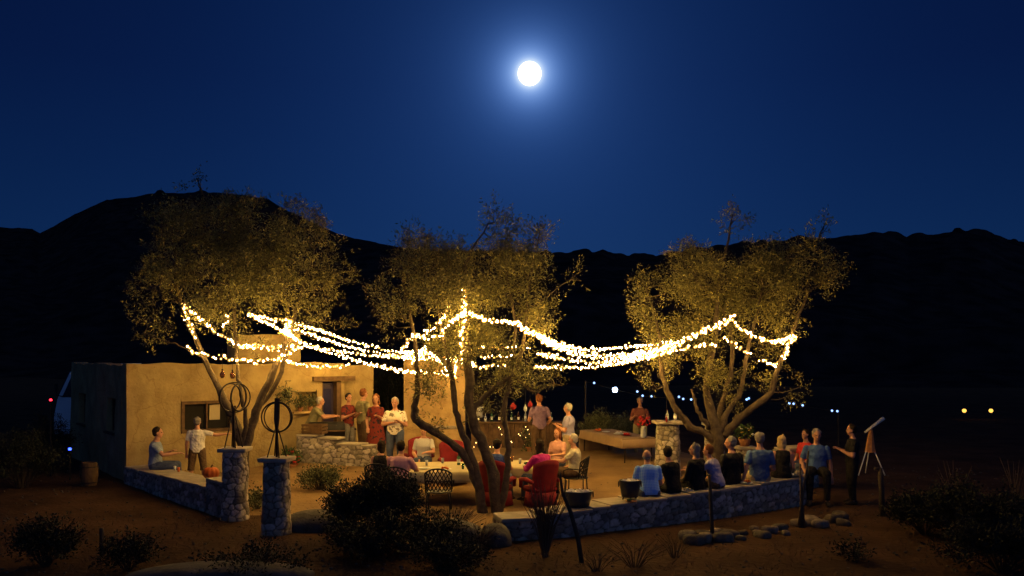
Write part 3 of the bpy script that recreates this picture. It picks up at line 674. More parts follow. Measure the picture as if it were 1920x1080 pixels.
S('doubled fairy light strand close beneath the main right swag', [(1010, 634, 17.4), (1050, 654, 18.6), (1100, 669, 19.6), (1160, 671, 19.4), (1220, 660, 17.8), (1280, 641, 16.9), (1330, 618, 16.8), (1372, 602, 16.9)], .07, 14)
S('lower fairy light swag from the middle trunk to the rightmost tree', [(1000, 688, 18.8), (1050, 690, 20), (1110, 688, 20.6), (1180, 678, 19.4), (1240, 663, 17.6), (1290, 650, 17.1), (1340, 645, 17)], .075, 15)
S('middle fairy light swag hanging between the main and lower right swags', [(1008, 664, 18), (1050, 672, 18.2), (1100, 679, 18.4), (1150, 678, 18.5), (1210, 668, 18.5), (1260, 655, 18.5)], .085, 16)
S('short upper fairy light strand glimpsed through the middle crown', [(898, 650, 19.5), (930, 652, 20), (960, 651, 20.3), (992, 654, 20.5)], .095, 17)
S('short lower fairy light strand glimpsed through the middle crown', [(900, 670, 19.5), (930, 668, 20), (958, 669, 20.3)], .095, 18)
S('short lowest fairy light strand seen right of the middle trunk', [(898, 690, 19.5), (925, 684, 20), (955, 691, 20)], .12, 19)
S('dense fairy light strand from rightmost tree peak to its right tip', [(1376, 600, 17), (1392, 618, 16.9), (1412, 630, 16.9), (1432, 638, 17), (1455, 640, 17.3), (1475, 636, 17.8), (1492, 630, 18.5)], .05, 20)
S('fairy light strand looping down from the right tip', [(1490, 634, 18.5), (1474, 646, 18.5), (1478, 658, 18.5), (1466, 672, 18.5), (1456, 684, 18.5), (1440, 681, 18.4), (1424, 674, 18.3)], .055, 21)
S('small fairy light strand inside the rightmost crown', [(1358, 633, 18.4), (1380, 648, 18.4), (1396, 658, 18.4), (1405, 664, 18.4)], .07, 22)
S('fairy light strand drooping in a vee low on the middle tree', [(772, 678, 19), (800, 662, 22), (826, 680, 25), (838, 695, 25.6), (848, 712, 25.8), (854, 692, 25.6), (853, 668, 23)], .09, 23)
S('fairy light strand crossing the yellow wall behind the middle tree', [(756, 664, 25.4), (790, 672, 25.6), (830, 672, 25.6), (866, 680, 25.6), (890, 680, 25)], .10, 24)
S('sparse fairy light strand below the leftmost crown', [(424, 590, 18.6), (426, 604, 18.5), (418, 612, 18.5)], .07, 25)
S('short fairy light strand above the house corner by the leftmost trunk', [(450, 652, 19.2), (470, 646, 19.4), (495, 648, 19.6), (525, 650, 19.6), (550, 646, 19)], .065, 26)
S('faint fairy light strand behind the main right swag', [(1110, 660, 21), (1150, 652, 21.5), (1200, 648, 21.5), (1250, 647, 21)], .13, 27)
# cool white string of the far side
led = thing('led_string', 'string of cool white lamps hanging in the dark behind the right tree', 'string lights', PP(1100, 716, 28))
W = [PP(p[0], p[1], 28) for p in [(1100, 716), (1114, 720), (1153, 730), (1205, 743), (1275, 747), (1340, 748), (1400, 751), (1480, 757), (1505, 761), (1570, 772), (1572, 780)]]
bm = bmesh.new(); tube(bm, [w-led.location for w in W], .008, 5); obj('cable', bm, M['wire'], led)
for px, py in [(1114, 719), (1195, 735), (1205, 743), (1222, 744), (1273, 745), (1281, 749), (1296, 750), (1400, 750), (1404, 748), (1480, 757), (1488, 758), (1505, 761), (1560, 771), (1570, 772)]:
    b = bpy.data.objects.new('bulb', bulb_l); C.objects.link(b); b.parent = led; b.location = PP(px, py-1, 28)-led.location
lp = obj_ = bpy.data.objects.new('large_bulb', bulb_b); C.objects.link(lp); lp.parent = led; lp.location = PP(1153, 731, 28)-led.location; lp['label'] = 'largest, most brilliant white lamp'
bm = bmesh.new(); tube(bm, [P(1572, 28)-led.location, PP(1572, 772, 28)-led.location], .03, 8); obj('pole', bm, M['iron_black'], led)
bm = bmesh.new(); tube(bm, [P(1098, 28)-led.location, PP(1098, 714, 28)-led.location], .03, 8); obj('pole', bm, M['iron_black'], led)

# path lamps and signal lamps
def path_lamp(px, py, Y, m, label, cat='lamp', r=.10, group=None):
    p = PP(px, py, Y); t = thing('path_lamp', label, cat, (p.x, p.y, -.05), 0, group)
    bm = bmesh.new(); tube(bm, [(0, 0, 0), (0, 0, p.z-r*.6+.05)], .025, 8); bxf(bm, 0, 0, .01, .16, .16, .02); obj('post', bm, M['iron_black'], t)
    bm = bmesh.new(); sph(bm, (0, 0, p.z+.05), r, 2); obj('glow_globe', bm, m, t, True)
    bm = bmesh.new(); lathe(bm, (0, 0, p.z+.05+r*.92), [(r*.9, 0), (r*.5, r*.35), (.01, r*.5)], 12); obj('lamp_cap', bm, M['iron_black'], t)
path_lamp(1808, 770, 42, M['amber'], 'left one of two amber path lamps far off in the dark', group='amber path lamps'); path_lamp(1858, 770, 42, M['amber'], 'right one of two amber path lamps far off in the dark', group='amber path lamps')
path_lamp(95, 750, 22.5, M['redled'], 'small red signal lamp on a thin post beside the parked truck', r=.035)
path_lamp(131, 842, 21.8, M['blueled'], 'small blue glowing garden lamp near the wooden barrel', r=.04)

# ------------------------------------------------------------------ shrubs, grasses, dead stems
def shrub(name, label, px, Y, w, h, nst, nsp, seed, m, stem=None, ll=.06, lw_=.012, group=None, cat='shrub', per=10, ball=.75, z=0, stemr=.008):
    rr = np.random.RandomState(seed); o = P(px, Y, z); t = thing(name, label, cat, o, 0, group)
    bm = bmesh.new(); tips = []
    for k in range(nst):
        a = rr.uniform(0, 6.28); q = rr.uniform(.1, 1)**.6; tip = np.array([math.cos(a)*q*w/2, math.sin(a)*q*w/2*.9, h*math.sqrt(max(.05, 1-ball*q*q))*rr.uniform(.7, 1.0)])
        mid = tip*.5*np.array([.8, .8, 1.1])+rr.normal(size=3)*.03
        tube(bm, [(tip[0]*.08, tip[1]*.08, -.03), tuple(mid), tuple(tip)], [stemr, stemr*.7, stemr*.35], 4, False); tips.append((mid, tip))
    obj('stems', bm, stem or M['stem'], t)
    if nsp:
        Cn, Dn = [], []
        for k in range(nsp):
            mid, tip = tips[rr.randint(len(tips))]; u = rr.uniform(.0, 1); Cn.append(mid*(1-u)+tip*u+rr.normal(size=3)*.05)
            d = tip+rr.normal(size=3)*.4*h; Dn.append(d/np.linalg.norm(d))
        Cn = np.array(Cn)+np.array(o[:]); leaves_mesh('foliage', Cn, np.array(Dn), per, ll, lw_, .22, m, t, rr, o[:], .035)
    return t
G1 = 'dark desert shrubs in the foreground'
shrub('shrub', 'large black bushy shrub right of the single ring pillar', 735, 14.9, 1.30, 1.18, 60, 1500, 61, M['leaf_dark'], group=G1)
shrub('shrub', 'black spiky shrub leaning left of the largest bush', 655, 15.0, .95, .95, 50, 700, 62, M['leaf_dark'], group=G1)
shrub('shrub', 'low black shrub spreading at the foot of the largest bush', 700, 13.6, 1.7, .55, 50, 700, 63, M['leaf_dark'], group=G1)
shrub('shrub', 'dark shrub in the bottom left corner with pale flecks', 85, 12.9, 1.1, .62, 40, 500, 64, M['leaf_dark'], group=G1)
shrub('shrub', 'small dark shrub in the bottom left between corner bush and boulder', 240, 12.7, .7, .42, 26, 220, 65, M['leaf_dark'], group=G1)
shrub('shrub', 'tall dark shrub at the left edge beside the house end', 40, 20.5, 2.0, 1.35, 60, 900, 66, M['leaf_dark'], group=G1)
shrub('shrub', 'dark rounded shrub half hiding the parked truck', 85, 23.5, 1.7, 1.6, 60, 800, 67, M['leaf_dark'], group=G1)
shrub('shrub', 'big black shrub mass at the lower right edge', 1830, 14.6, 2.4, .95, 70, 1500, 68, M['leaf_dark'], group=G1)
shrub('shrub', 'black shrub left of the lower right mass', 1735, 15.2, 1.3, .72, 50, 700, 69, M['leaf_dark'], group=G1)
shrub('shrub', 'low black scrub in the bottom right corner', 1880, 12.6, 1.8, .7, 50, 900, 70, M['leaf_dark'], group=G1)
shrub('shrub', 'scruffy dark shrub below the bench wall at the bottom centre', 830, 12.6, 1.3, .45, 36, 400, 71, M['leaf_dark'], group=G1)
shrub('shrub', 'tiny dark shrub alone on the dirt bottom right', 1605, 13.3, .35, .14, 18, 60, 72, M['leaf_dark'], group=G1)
shrub('sage_bush', 'pale green feathery bush lit gold in front of the rubble wall', 600, 20.0, .85, .52, 50, 420, 73, M['leaf_sage'], M['twig'])
shrub('sage_bush', 'bushy grey green shrub behind the long buffet table', 1120, 26.5, 1.25, 1.15, 60, 900, 74, M['leaf_sage'], M['twig'], z=.3)
shrub('sage_bush', 'dimmer grey green shrub right behind the buffet table vase', 1172, 27.5, .8, .95, 40, 420, 75, M['leaf_sage'], M['twig'], z=.25)
shrub('sage_bush', 'small leafy plant at the foot of the twin hoop pillar', 482, 17.6, .45, .35, 26, 160, 76, M['leaf_sage'], M['twig'])
shrub('shrub', 'low scraggly scrub between the largest bush and the middle tree', 815, 14.1, 1.3, .5, 70, 350, 85, M['leaf_dark'], group=G1, stemr=.006)
shrub('shrub', 'low scraggly scrub along the bottom edge, left of centre', 480, 12.3, 1.6, .34, 60, 220, 86, M['leaf_dark'], group=G1, stemr=.006)
shrub('bare_bush', 'thin bare twigs before the wall, left of the crooked middle post', 1265, 13.4, .9, .5, 20, 0, 87, None, M['stem'], cat='bush', ball=.4, stemr=.005)
shrub('bare_bush', 'leafless twiggy bush low at the bottom right of the bare upright bush', 1120, 12.6, 1.0, .36, 22, 0, 88, None, M['stem'], cat='bush', ball=.4, stemr=.005)
shrub('grass_tuft', 'wispy dry grass leaning over the big dark boulder', 850, 14.9, 1.3, .62, 130, 0, 77, None, M['twig'], cat='grass tuft', ball=.5, stemr=.005)
shrub('grass_tuft', 'dry grass tuft hugging the small bluish boulder', 900, 14.0, .8, .5, 80, 0, 78, None, M['twig'], cat='grass tuft', ball=.5, stemr=.005)
shrub('bare_bush', 'bare upright twiggy bush in front of the left end of the bench wall', 1022, 13.6, .85, 1.25, 85, 0, 79, None, M['twig'], cat='bush', ball=.3, stemr=.008)
shrub('bare_bush', 'bare dead twigs at bottom below the plaid shirt man', 1190, 12.8, 1.2, .5, 26, 0, 80, None, M['stem'], cat='bush', ball=.4, stemr=.006)
shrub('bare_bush', 'bare dead twigs far right above the black shrub', 1790, 17.5, .8, 1.1, 16, 0, 81, None, M['twig'], cat='bush', ball=.4, stemr=.011)
shrub('bare_bush', 'bare dead stems at the right edge of the photo', 1905, 18.0, .7, 1.2, 12, 0, 82, None, M['twig'], cat='bush', ball=.3, stemr=.011)
shrub('bare_bush', 'faint bare twigs low in the bottom left dirt', 265, 13.2, .5, .5, 16, 0, 83, None, M['stem'], cat='bush', ball=.4)
shrub('round_tree', 'dark round evergreen tree in the gap right of the house', 730, 29, 1.35, 2.9, 60, 1500, 84, M['leaf_dark'], cat='tree', z=.2, ball=.55, stemr=.02, lw_=.02)
def stick(name, label, cat, lines, Y, m, group=None):
    o = P(lines[0][0][0], Y); t = thing(name, label, cat, o, 0, group); bm = bmesh.new()
    for l in lines: tube(bm, [PP(p[0], p[1], Y+(p[3] if len(p) > 3 else 0))-o for p in l], [p[2]/F*Y for p in l], 7)
    obj('post' if 'post' in name else 'branch', bm, m, t, True); return t
stick('dead_branch', 'dark leaning dead branch in front of the round black tub', 'branch', [[(1092, 1060, 4.5), (1084, 1010, 4.5), (1070, 960, 4), (1054, 920, 3), (1050, 885, 1.6)], [(1071, 962, 3), (1058, 935, 2.2), (1062, 900, 1.2)]], 13.2, M['stem'])
stick('fence_post', 'thin crooked wooden post standing before the bench wall, middle', 'post', [[(1336, 1020, 4), (1334, 960, 3.4), (1330, 890, 3)]], 14.8, M['stem'], 'crooked fence posts')
stick('fence_post', 'crooked forked wooden post by the stone row at the wall end', 'post', [[(1500, 990, 5), (1504, 930, 2.8), (1512, 885, 2.2), (1516, 845, 1.5)], [(1507, 990, 4), (1502, 930, 2.4), (1500, 870, 1.8)]], 15.8, M['twig'], 'crooked fence posts')
stick('fence_post', 'short dark wooden post right of the telescope', 'post', [[(1655, 968, 5.5), (1653, 925, 5), (1650, 878, 4.4)], [(1650, 880, 3), (1640, 878, 3)]], 16.9, M['stem'], 'crooked fence posts')
stick('fence_post', 'dark stump like post standing in the bottom left dirt', 'post', [[(192, 1045, 5), (191, 1010, 5), (190, 990, 4)]], 13.6, M['stem'], 'crooked fence posts')

# ------------------------------------------------------------------ cloth patterns
def pattern_mat(name, kind, cols, scale=14, rough=.9):
    m = bpy.data.materials.new(name); m.use_nodes = True; t = m.node_tree; b = t.nodes['Principled BSDF']
    b.inputs['Roughness'].default_value = rough; b.inputs['Specular IOR Level'].default_value = .2
    tcn = t.nodes.new('ShaderNodeTexCoord')
    def rp(src, p):
        r = t.nodes.new('ShaderNodeValToRGB'); r.color_ramp.interpolation = 'CONSTANT' if kind != 'soft' else 'LINEAR'
        while len(r.color_ramp.elements) < len(p): r.color_ramp.elements.new(.5)
        for e, (q, c) in zip(r.color_ramp.elements, p): e.position = q; e.color = (*c, 1)
        t.links.new(src, r.inputs[0]); return r.outputs[0]
    if kind == 'plaid':
        o = []
        for ax in ('X', 'Z'):
            w = t.nodes.new('ShaderNodeTexWave'); w.bands_direction = ax; w.inputs['Scale'].default_value = scale/6.28; w.inputs['Distortion'].default_value = .3
            t.links.new(tcn.outputs['Object'], w.inputs['Vector']); o.append(rp(w.outputs['Fac'], [(0, cols[0]), (.6, cols[1])]))
        mx = t.nodes.new('ShaderNodeMixRGB'); mx.inputs[0].default_value = .5; t.links.new(o[0], mx.inputs[1]); t.links.new(o[1], mx.inputs[2]); t.links.new(mx.outputs[0], b.inputs['Base Color'])
    elif kind == 'stripe':
        w = t.nodes.new('ShaderNodeTexWave'); w.bands_direction = 'X'; w.inputs['Scale'].default_value = scale/6.28
        t.links.new(tcn.outputs['Object'], w.inputs['Vector']); t.links.new(rp(w.outputs['Fac'], [(0, cols[0]), (.5, cols[1])]), b.inputs['Base Color'])
    else:
        v = t.nodes.new('ShaderNodeTexNoise'); v.inputs['Scale'].default_value = scale; v.inputs['Detail'].default_value = 2
        t.links.new(tcn.outputs['Object'], v.inputs['Vector']); p = [(i*.9/len(cols)+(.0 if i == 0 else .12), c) for i, c in enumerate(cols)]
        t.links.new(rp(v.outputs['Fac'], p), b.inputs['Base Color'])
    return m
_cm = {}
def cmat(name, c):
    if name not in _cm: _cm[name] = mat(name, c, .9, var=.30, scale=6, bump=.8, bscale=11, dist=.06, spec=.2)
    return _cm[name]
BLACK = cmat('black_cloth', (.014, .013, .016)); DENIM = cmat('denim', (.07, .09, .16)); KHAKI = cmat('khaki', (.34, .26, .16)); BROWN = cmat('brown_cloth', (.12, .075, .045))
WHITE = cmat('white_cotton', (.68, .66, .66)); GREYBLUE = cmat('grey_blue_cotton', (.24, .30, .42)); LAV = cmat('lavender_cotton', (.34, .32, .50)); BLUE = cmat('blue_cotton', (.08, .14, .30))
POLO = cmat('blue_polo', (.07, .14, .36)); MAG = cmat('magenta_knit', (.50, .03, .26)); OLIVE = cmat('olive_cotton', (.24, .22, .12)); REDC = cmat('red_cotton', (.50, .04, .04)); PURP = cmat('purple_cotton', (.23, .15, .25))
ROYAL = cmat('royal_blue_cotton', (.05, .09, .30)); PINK = cmat('pink_cotton', (.60, .32, .28)); CREAMC = cmat('cream_cotton', (.55, .50, .38)); GREYC = cmat('grey_cotton', (.22, .21, .2))
PLAIDB = pattern_mat('blue_plaid', 'plaid', [(.10, .28, .85), (.38, .60, .95)], 70); PLAIDP = pattern_mat('purple_plaid', 'plaid', [(.36, .12, .26), (.62, .42, .40)], 110)
FLOR = pattern_mat('floral_white', 'spot', [(.20, .16, .12), (.66, .60, .52), (.70, .66, .60)], 13); FLORR = pattern_mat('floral_red', 'spot', [(.03, .02, .03), (.16, .025, .02), (.035, .02, .03)], 12)
DULLRED = cmat('dull_red_cotton', (.20, .07, .05)); STRP = pattern_mat('grey_stripe', 'stripe', [(.30, .30, .34), (.55, .53, .52)], 120)
H_DARK = cmat('dark_hair', (.022, .014, .010)); H_GREY = cmat('grey_hair', (.22, .20, .19)); H_BLOND = cmat('blond_hair', (.50, .36, .18)); H_WHITE = cmat('white_hair', (.42, .39, .35)); H_AUB = cmat('auburn_hair', (.22, .08, .03))
EYE = cmat('eye', (.03, .02, .02)); SHOE = cmat('shoe_leather', (.04, .03, .025)); LIP = cmat('lips', (.36, .10, .08))

# ------------------------------------------------------------------ people
pending = []
def loft(bm, rings, seg=16):
    R_ = []
    for c, u, v, ru, rv in rings:
        R_.append([bm.verts.new(Vector(c)+Vector(u)*math.cos(a)*ru+Vector(v)*math.sin(a)*rv) for a in (2*math.pi*k/seg for k in range(seg))])
    for a, b in zip(R_, R_[1:]):
        for k in range(seg): bm.faces.new((a[k], a[(k+1) % seg], b[(k+1) % seg], b[k]))
    bm.faces.new(R_[0][::-1]); bm.faces.new(R_[-1])
def limb(bm, a, b, ra, rb, bulge=.08, seg=12):
    a, b = Vector(a), Vector(b); d = (b-a).normalized(); u = d.cross(Vector((0, 0, 1)) if abs(d.z) < .9 else Vector((0, 1, 0))).normalized(); v = d.cross(u)
    loft(bm, [(a, u, v, ra, ra), (a.lerp(b, .3), u, v, (ra*.7+rb*.3)*(1+bulge), (ra*.7+rb*.3)*(1+bulge)), (a.lerp(b, .7), u, v, ra*.3+rb*.7, ra*.3+rb*.7), (b, u, v, rb, rb)], seg)
def fix_norm(bm): bmesh.ops.recalc_face_normals(bm, faces=bm.faces[:])
def rm_obj(name, bm, m, parent, vox):
    fix_norm(bm); o = obj(name, bm, m, parent, True)
    r = o.modifiers.new('r', 'REMESH'); r.mode = 'VOXEL'; r.voxel_size = vox; r.use_smooth_shade = True
    q = o.modifiers.new('s', 'SMOOTH'); q.factor = .5; q.iterations = 2
    pending.append(o); return o
ARMS = {  # (elbow, wrist) offsets from the shoulder; x outward, y forward, z up
    'down': ((.07, -.02, -.28), (.09, .06, -.53)), 'relaxed': ((.10, -.04, -.27), (.04, .12, -.46)),
    'lap': ((.07, .03, -.28), (-.06, .27, -.38)), 'hold': ((.08, .03, -.27), (-.03, .26, -.16)), 'table': ((.09, .16, -.23), (-.04, .38, -.22)),
    'reach': ((.09, .20, -.18), (.02, .46, -.16)), 'side': ((.27, .05, -.07), (.52, .10, -.05)), 'prop': ((.10, -.10, -.26), (.14, -.10, -.50)), 'cross': ((.10, .06, -.26), (-.20, .20, -.20)), 'up': ((.12, .16, -.16), (.0, .26, .06))}
def person(label, px, Y, z, rz, shirt, legs, hair, pose='stand', scale=1.0, arms=('down', 'down'), seat=.45, lean=0.0, yaw=0.0, nod=0.0, female=False, hairlen=0, sleeve='short', dress=None, group=None, knees=.0, bald=False, legm='long', skinm=None, build=1.0, turn=0.0, wide=.0):
    o = P(px, Y, z); t = thing('person', label, 'person', o, rz, group)
    sk = skinm or M['skin']; s = scale
    sh = (.150 if female else .172)*build; hipw = .095
    Hz = .93 if pose == 'stand' else seat/s+.10
    H = Vector((0, 0, Hz)); Rl = Matrix.Rotation(-lean, 3, 'X') @ Matrix.Identity(3); Rt = Matrix.Rotation(turn, 3, 'Z')
    T = lambda v: H+Rt @ (Rl @ Vector(v))
    X_ = Rt @ (Rl @ Vector((1, 0, 0))); Y_ = Rt @ (Rl @ Vector((0, 1, 0)))
    b = build; f = female
    torso = [(-.10, .13*b, .10*b), (-.02, .168*b, .118*b), (.08, (.15 if f else .160)*b, .115*b), (.18, (.128 if f else .155)*b, .105*b), (.30, (.150 if f else .175)*b, .122*b), (.385, (.150 if f else .172)*b, .108*b), (.445, (.118 if f else .138)*b, .088*b), (.485, .082, .068), (.515, .062, .056)]
    def tor(e, z0=-9, z1=9): return [(T((0, -.012*(z_ > .38), z_)), X_, Y_, a+e, c+e) for z_, a, c in torso if z0 <= z_ <= z1]
    body = bmesh.new(); loft(body, tor(0))
    nk = T((0, -.005, .48)); Ry = Matrix.Rotation(yaw, 3, 'Z') @ Matrix.Rotation(-nod, 3, 'X')
    hb = T((0, .015, .565)); hc = hb+Ry @ Vector((0, .01, .108))     # head centre
    limb(body, nk-Vector((0, 0, .04)), hb+Vector((0, 0, .03)), .060 if not f else .052, .053 if not f else .047, 0)
    RR = Ry.to_4x4()
    hd = lambda v: hc+Ry @ Vector(v)
    sph(body, hd((0, -.012, .025)), 1, 3, (.076, .094, .088), RR); sph(body, hd((0, .018, -.035)), 1, 3, (.062, .072, .082), RR)
    sph(body, hd((0, .055, -.088)), 1, 2, (.028, .024, .024), RR)
    sph(body, hd((0, .092, -.022)), 1, 2, (.013, .022, .020), RR); sph(body, hd((0, .080, .004)), 1, 2, (.010, .016, .030), RR); sph(body, hd((0, .072, .022)), 1, 2, (.048, .020, .012), RR)
    sph(body, hd((0, .078, -.060)), 1, 2, (.024, .012, .010), RR)
    for q in (-1, 1): sph(body, hd((q*.077, -.005, -.008)), 1, 2, (.011, .019, .032), RR)
    sl = bmesh.new(); slc = 0; tr = bmesh.new()
    loft(sl, tor(.015, -.11, .49))
    for i, q in enumerate((-1, 1)):
        S_ = T((q*sh, -.01, .405)); e_, w_ = ARMS[arms[i]]
        E = S_+Rt @ Vector((q*e_[0], e_[1], e_[2])); Wr = S_+Rt @ Vector((q*w_[0], w_[1], w_[2]))
        sph(body, S_, .062*b, 2); limb(body, S_, E, .052*b, .041*b); sph(body, E, .042*b, 2); limb(body, E, Wr, .041*b, .027, .12)
        d = (Wr-E).normalized(); up = Vector((0, 0, 1)); sd = d.cross(up)
        if sd.length < .2: sd = Vector((1, 0, 0))
        sd.normalize(); nr = sd.cross(d).normalized(); pc = Wr+d*.055
        u_, v_ = sd, nr
        loft(body, [(Wr-d*.01, u_, v_, .027, .021), (Wr+d*.03, u_, v_, .036, .018), (Wr+d*.09, u_, v_, .040, .016), (Wr+d*.10, u_, v_, .034, .012)], 12)
        for k, ln in enumerate((.070, .080, .075, .058)):
            a0 = Wr+d*.088+sd*((k-1.5)*.0195); a1 = a0+d*ln*.5-nr*.010+sd*(k-1.5)*.003; a2 = a1+d*ln*.4-nr*.028
            limb(body, a0, a1, .0095, .009, 0, 8); sph(body, a1, .009, 1); limb(body, a1, a2, .009, .0075, 0, 8)
        th0 = Wr+d*.030-sd*q*.028; th1 = th0-sd*q*.028+d*.028-nr*.012; th2 = th1+d*.032-nr*.014+sd*q*.004
        limb(body, th0, th1, .013, .011, 0, 8); sph(body, th1, .011, 1); limb(body, th1, th2, .011, .009, 0, 8)
        if sleeve == 'short':
            sph(sl, S_, .066*b, 2); limb(sl, S_, S_.lerp(E, .72), .064*b, .058*b, 0)
        elif sleeve == 'long':
            sph(sl, S_, .066*b, 2); limb(sl, S_, E, .062*b, .056*b, 0); sph(sl, E, .057*b, 2); limb(sl, E, E.lerp(Wr, .95), .056*b, .040, 0)
        elif sleeve == 'none':
            sph(sl, S_-Vector((q*.04, 0, 0)), .066*b, 2)
        # legs
        hp = H+Rt @ Vector((q*hipw*b, 0, -.04))
        if pose == 'stand':
            kn = hp+Vector((q*(.02+wide), .02+knees*q, -.43)); an = Vector((hp.x+q*(.02+wide*1.6), -.01+knees*q*.6, .085))
        elif pose == 'sit':
            kn = hp+Vector((q*(.05+wide), .42, .01)); an = Vector((kn.x+q*.01, kn.y+.03, .085 if z+.085 < 9 else .085))
        elif pose == 'sitlong':
            kn = hp+Vector((q*.06, .42, .02)); an = Vector((kn.x, kn.y+.16, .09))
        limb(body, hp, kn, .088*b, .058*b, .04); sph(body, kn, .058*b, 2); limb(body, kn, an, .056*b, .037, .16); sph(body, an, .040, 2)
        c_ = .016
        sph(tr, hp, .100*b, 2)
        limb(tr, hp, kn, .094*b+c_*.6, .066*b+c_, .02); sph(tr, kn, .066*b+c_*.9, 2)
        if legm == 'long': limb(tr, kn, an+(kn-an)*.04, .062*b+c_, .056, 0)
        else: limb(tr, kn, kn.lerp(an, .25), .066*b+c_, .072*b+c_, 0)
        shb = bmesh.new(); fw = Rt @ Vector((0, 1, 0)) if pose == 'stand' else Vector((q*.12, 1, 0)).normalized()
        sx_ = Vector((fw.y, -fw.x, 0))
        bc = Vector((an.x, an.y, 0))
        loft(shb, [(bc-fw*.075+Vector((0, 0, .045)), sx_, Vector((0, 0, 1)), .028, .032), (bc-fw*.04+Vector((0, 0, .055)), sx_, Vector((0, 0, 1)), .040, .055), (bc+fw*.03+Vector((0, 0, .055)), sx_, Vector((0, 0, 1)), .044, .055), (bc+fw*.12+Vector((0, 0, .038)), sx_, Vector((0, 0, 1)), .050, .037), (bc+fw*.18+Vector((0, 0, .028)), sx_, Vector((0, 0, 1)), .030, .024)], 12)
        fix_norm(shb); so = obj('shoe', shb, SHOE, t, True); so.scale = (s, s, s)
    body_ = rm_obj('body', body, sk, t, .010)
    loft(tr, [(T((0, 0, z_)), X_, Y_, a+.014, c+.014) for z_, a, c in torso if z_ <= .10])
    if dress:
        if pose == 'stand':
            dz = [(.18, .14), (.0, .19), (-.2, .22), (-.5, .27)]
            loft(sl, [(H+Vector((0, 0, a)), Vector((1, 0, 0)), Vector((0, 1, 0)), r_, r_*.85) for a, r_ in dz])
        else:
            loft(tr, [(H+Vector((0, -.02, .0)), Vector((1, 0, 0)), Vector((0, 0, 1)), .19, .11), (H+Vector((0, .25, .0)), Vector((1, 0, 0)), Vector((0, 0, 1)), .2, .11), (H+Vector((0, .46, -.03)), Vector((1, 0, 0)), Vector((0, 0, 1)), .20, .10)])
    rm_obj('shirt' if not dress else 'dress', sl, shirt, t, .014)
    rm_obj('trousers' if legm == 'long' and not dress else ('skirt' if dress and pose == 'sit' else 'shorts'), tr, legs, t, .014)
    hr = bmesh.new()
    if bald:
        sph(hr, hd((0, -.055, -.012)), 1, 3, (.080, .055, .050), RR)
    else:
        sph(hr, hd((0, -.028, .040)), 1, 3, (.088, .094, .088), RR); sph(hr, hd((0, -.048, .0)), 1, 3, (.086, .070, .085), RR)
        if hairlen: sph(hr, hd((0, -.05, -.06-.05*hairlen)), 1, 3, (.085+.01*hairlen, .055, .09+.07*hairlen), RR)
        if female or hairlen:
            for q in (-1, 1): sph(hr, hd((q*.068, -.02, -.03-.02*hairlen)), 1, 2, (.030, .045, .075), RR)
    rr = np.random.RandomState(int(px))
    if not bald:
        for k in range(46):
            v = rr.normal(size=3); v /= np.linalg.norm(v); v[1] = -abs(v[1])*1.1+.35*max(0, v[2]); v[2] = v[2]*.9+.15
            sph(hr, hd((v[0]*.082, v[1]*.088-.012, .035+v[2]*.080)), rr.uniform(.012, .024), 1, (1, 1, 1.6), RR)
        for k in range(int(14*hairlen)):
            sph(hr, hd((rr.uniform(-.09, .09), -.06+rr.uniform(-.04, .03), -.06-rr.uniform(.02, .14)*hairlen)), rr.uniform(.016, .026), 1, (1, 1, 2.2), RR)
    rm_obj('hair', hr, hair, t, .011)
    eb = None
    for q in (-1, 1):
        eb = bmesh.new(); sph(eb, hd((q*.030, .078, .004)), .0105, 2); oe = obj('eye', eb, EYE, t, True); oe.scale = (s, s, s)
    for c in t.children:
        c.scale = (s, s, s)
    return t
D = R
BW = 'guests sitting on the bench wall'
# bench wall sitters, backs to the camera: Y chosen on the coping, z = ground, seat = coping height
person('seated man on the bench wall in a bright blue plaid shirt', 1218, 16.15, 0, D(8), PLAIDB, DENIM, H_GREY, 'sit', 1.0, ('lap', 'lap'), .53, .30, D(-15), -.30, group=BW, bald=True, build=1.12)
person('person in black with short dark hair seated right of the plaid shirt man', 1263, 16.45, 0, D(20), BLACK, BLACK, H_DARK, 'sit', .99, ('reach', 'lap'), .55, .24, D(-25), group=BW, sleeve='long', build=1.02, turn=D(18))
person('woman in black top with grey blond bob looking left on the bench wall', 1308, 16.7, 0, D(15), BLACK, BLACK, H_GREY, 'sit', 1.0, ('lap', 'hold'), .57, .10, D(62), turn=D(22), group=BW, female=True, hairlen=.8, sleeve='long', build=1.1)
person('man in plain lavender shirt seated in front of the black clad man', 1346, 16.85, 0, D(25), LAV, BROWN, H_AUB, 'sit', .97, ('reach', 'lap'), .58, .34, D(40), turn=D(30), group=BW, build=1.05)
person('big man in black jacket looking left, by the rightmost tree trunk', 1372, 17.35, 0, D(30), BLACK, BLACK, H_GREY, 'sit', 1.07, ('lap', 'lap'), .58, .02, D(45), group=BW, sleeve='long', build=1.15)
person('man in dull blue short sleeved shirt with arm propped on bench wall', 1424, 17.65, 0, D(5), BLUE, KHAKI, H_GREY, 'sit', 1.13, ('prop', 'lap'), .59, -.06, D(-12), turn=D(-8), group=BW, build=1.06)
person('woman with short blonde hair in sleeveless black top on the bench wall', 1467, 18.0, 0, D(0), BLACK, BLACK, H_BLOND, 'sit', 1.0, ('prop', 'lap'), .60, .08, D(-45), turn=D(-14), group=BW, female=True, hairlen=.35, sleeve='none', build=1.02)
person('man in blue polo facing the camera at the far wall end', 1531, 18.55, 0, D(165), POLO, BLACK, H_GREY, 'sit', 1.10, ('down', 'relaxed'), .60, .0, D(10), build=1.08)
person('person in red top partly hidden behind the blue polo man', 1511, 20.1, 0, D(120), REDC, DENIM, H_DARK, 'sit', 1.0, ('lap', 'lap'), .55)
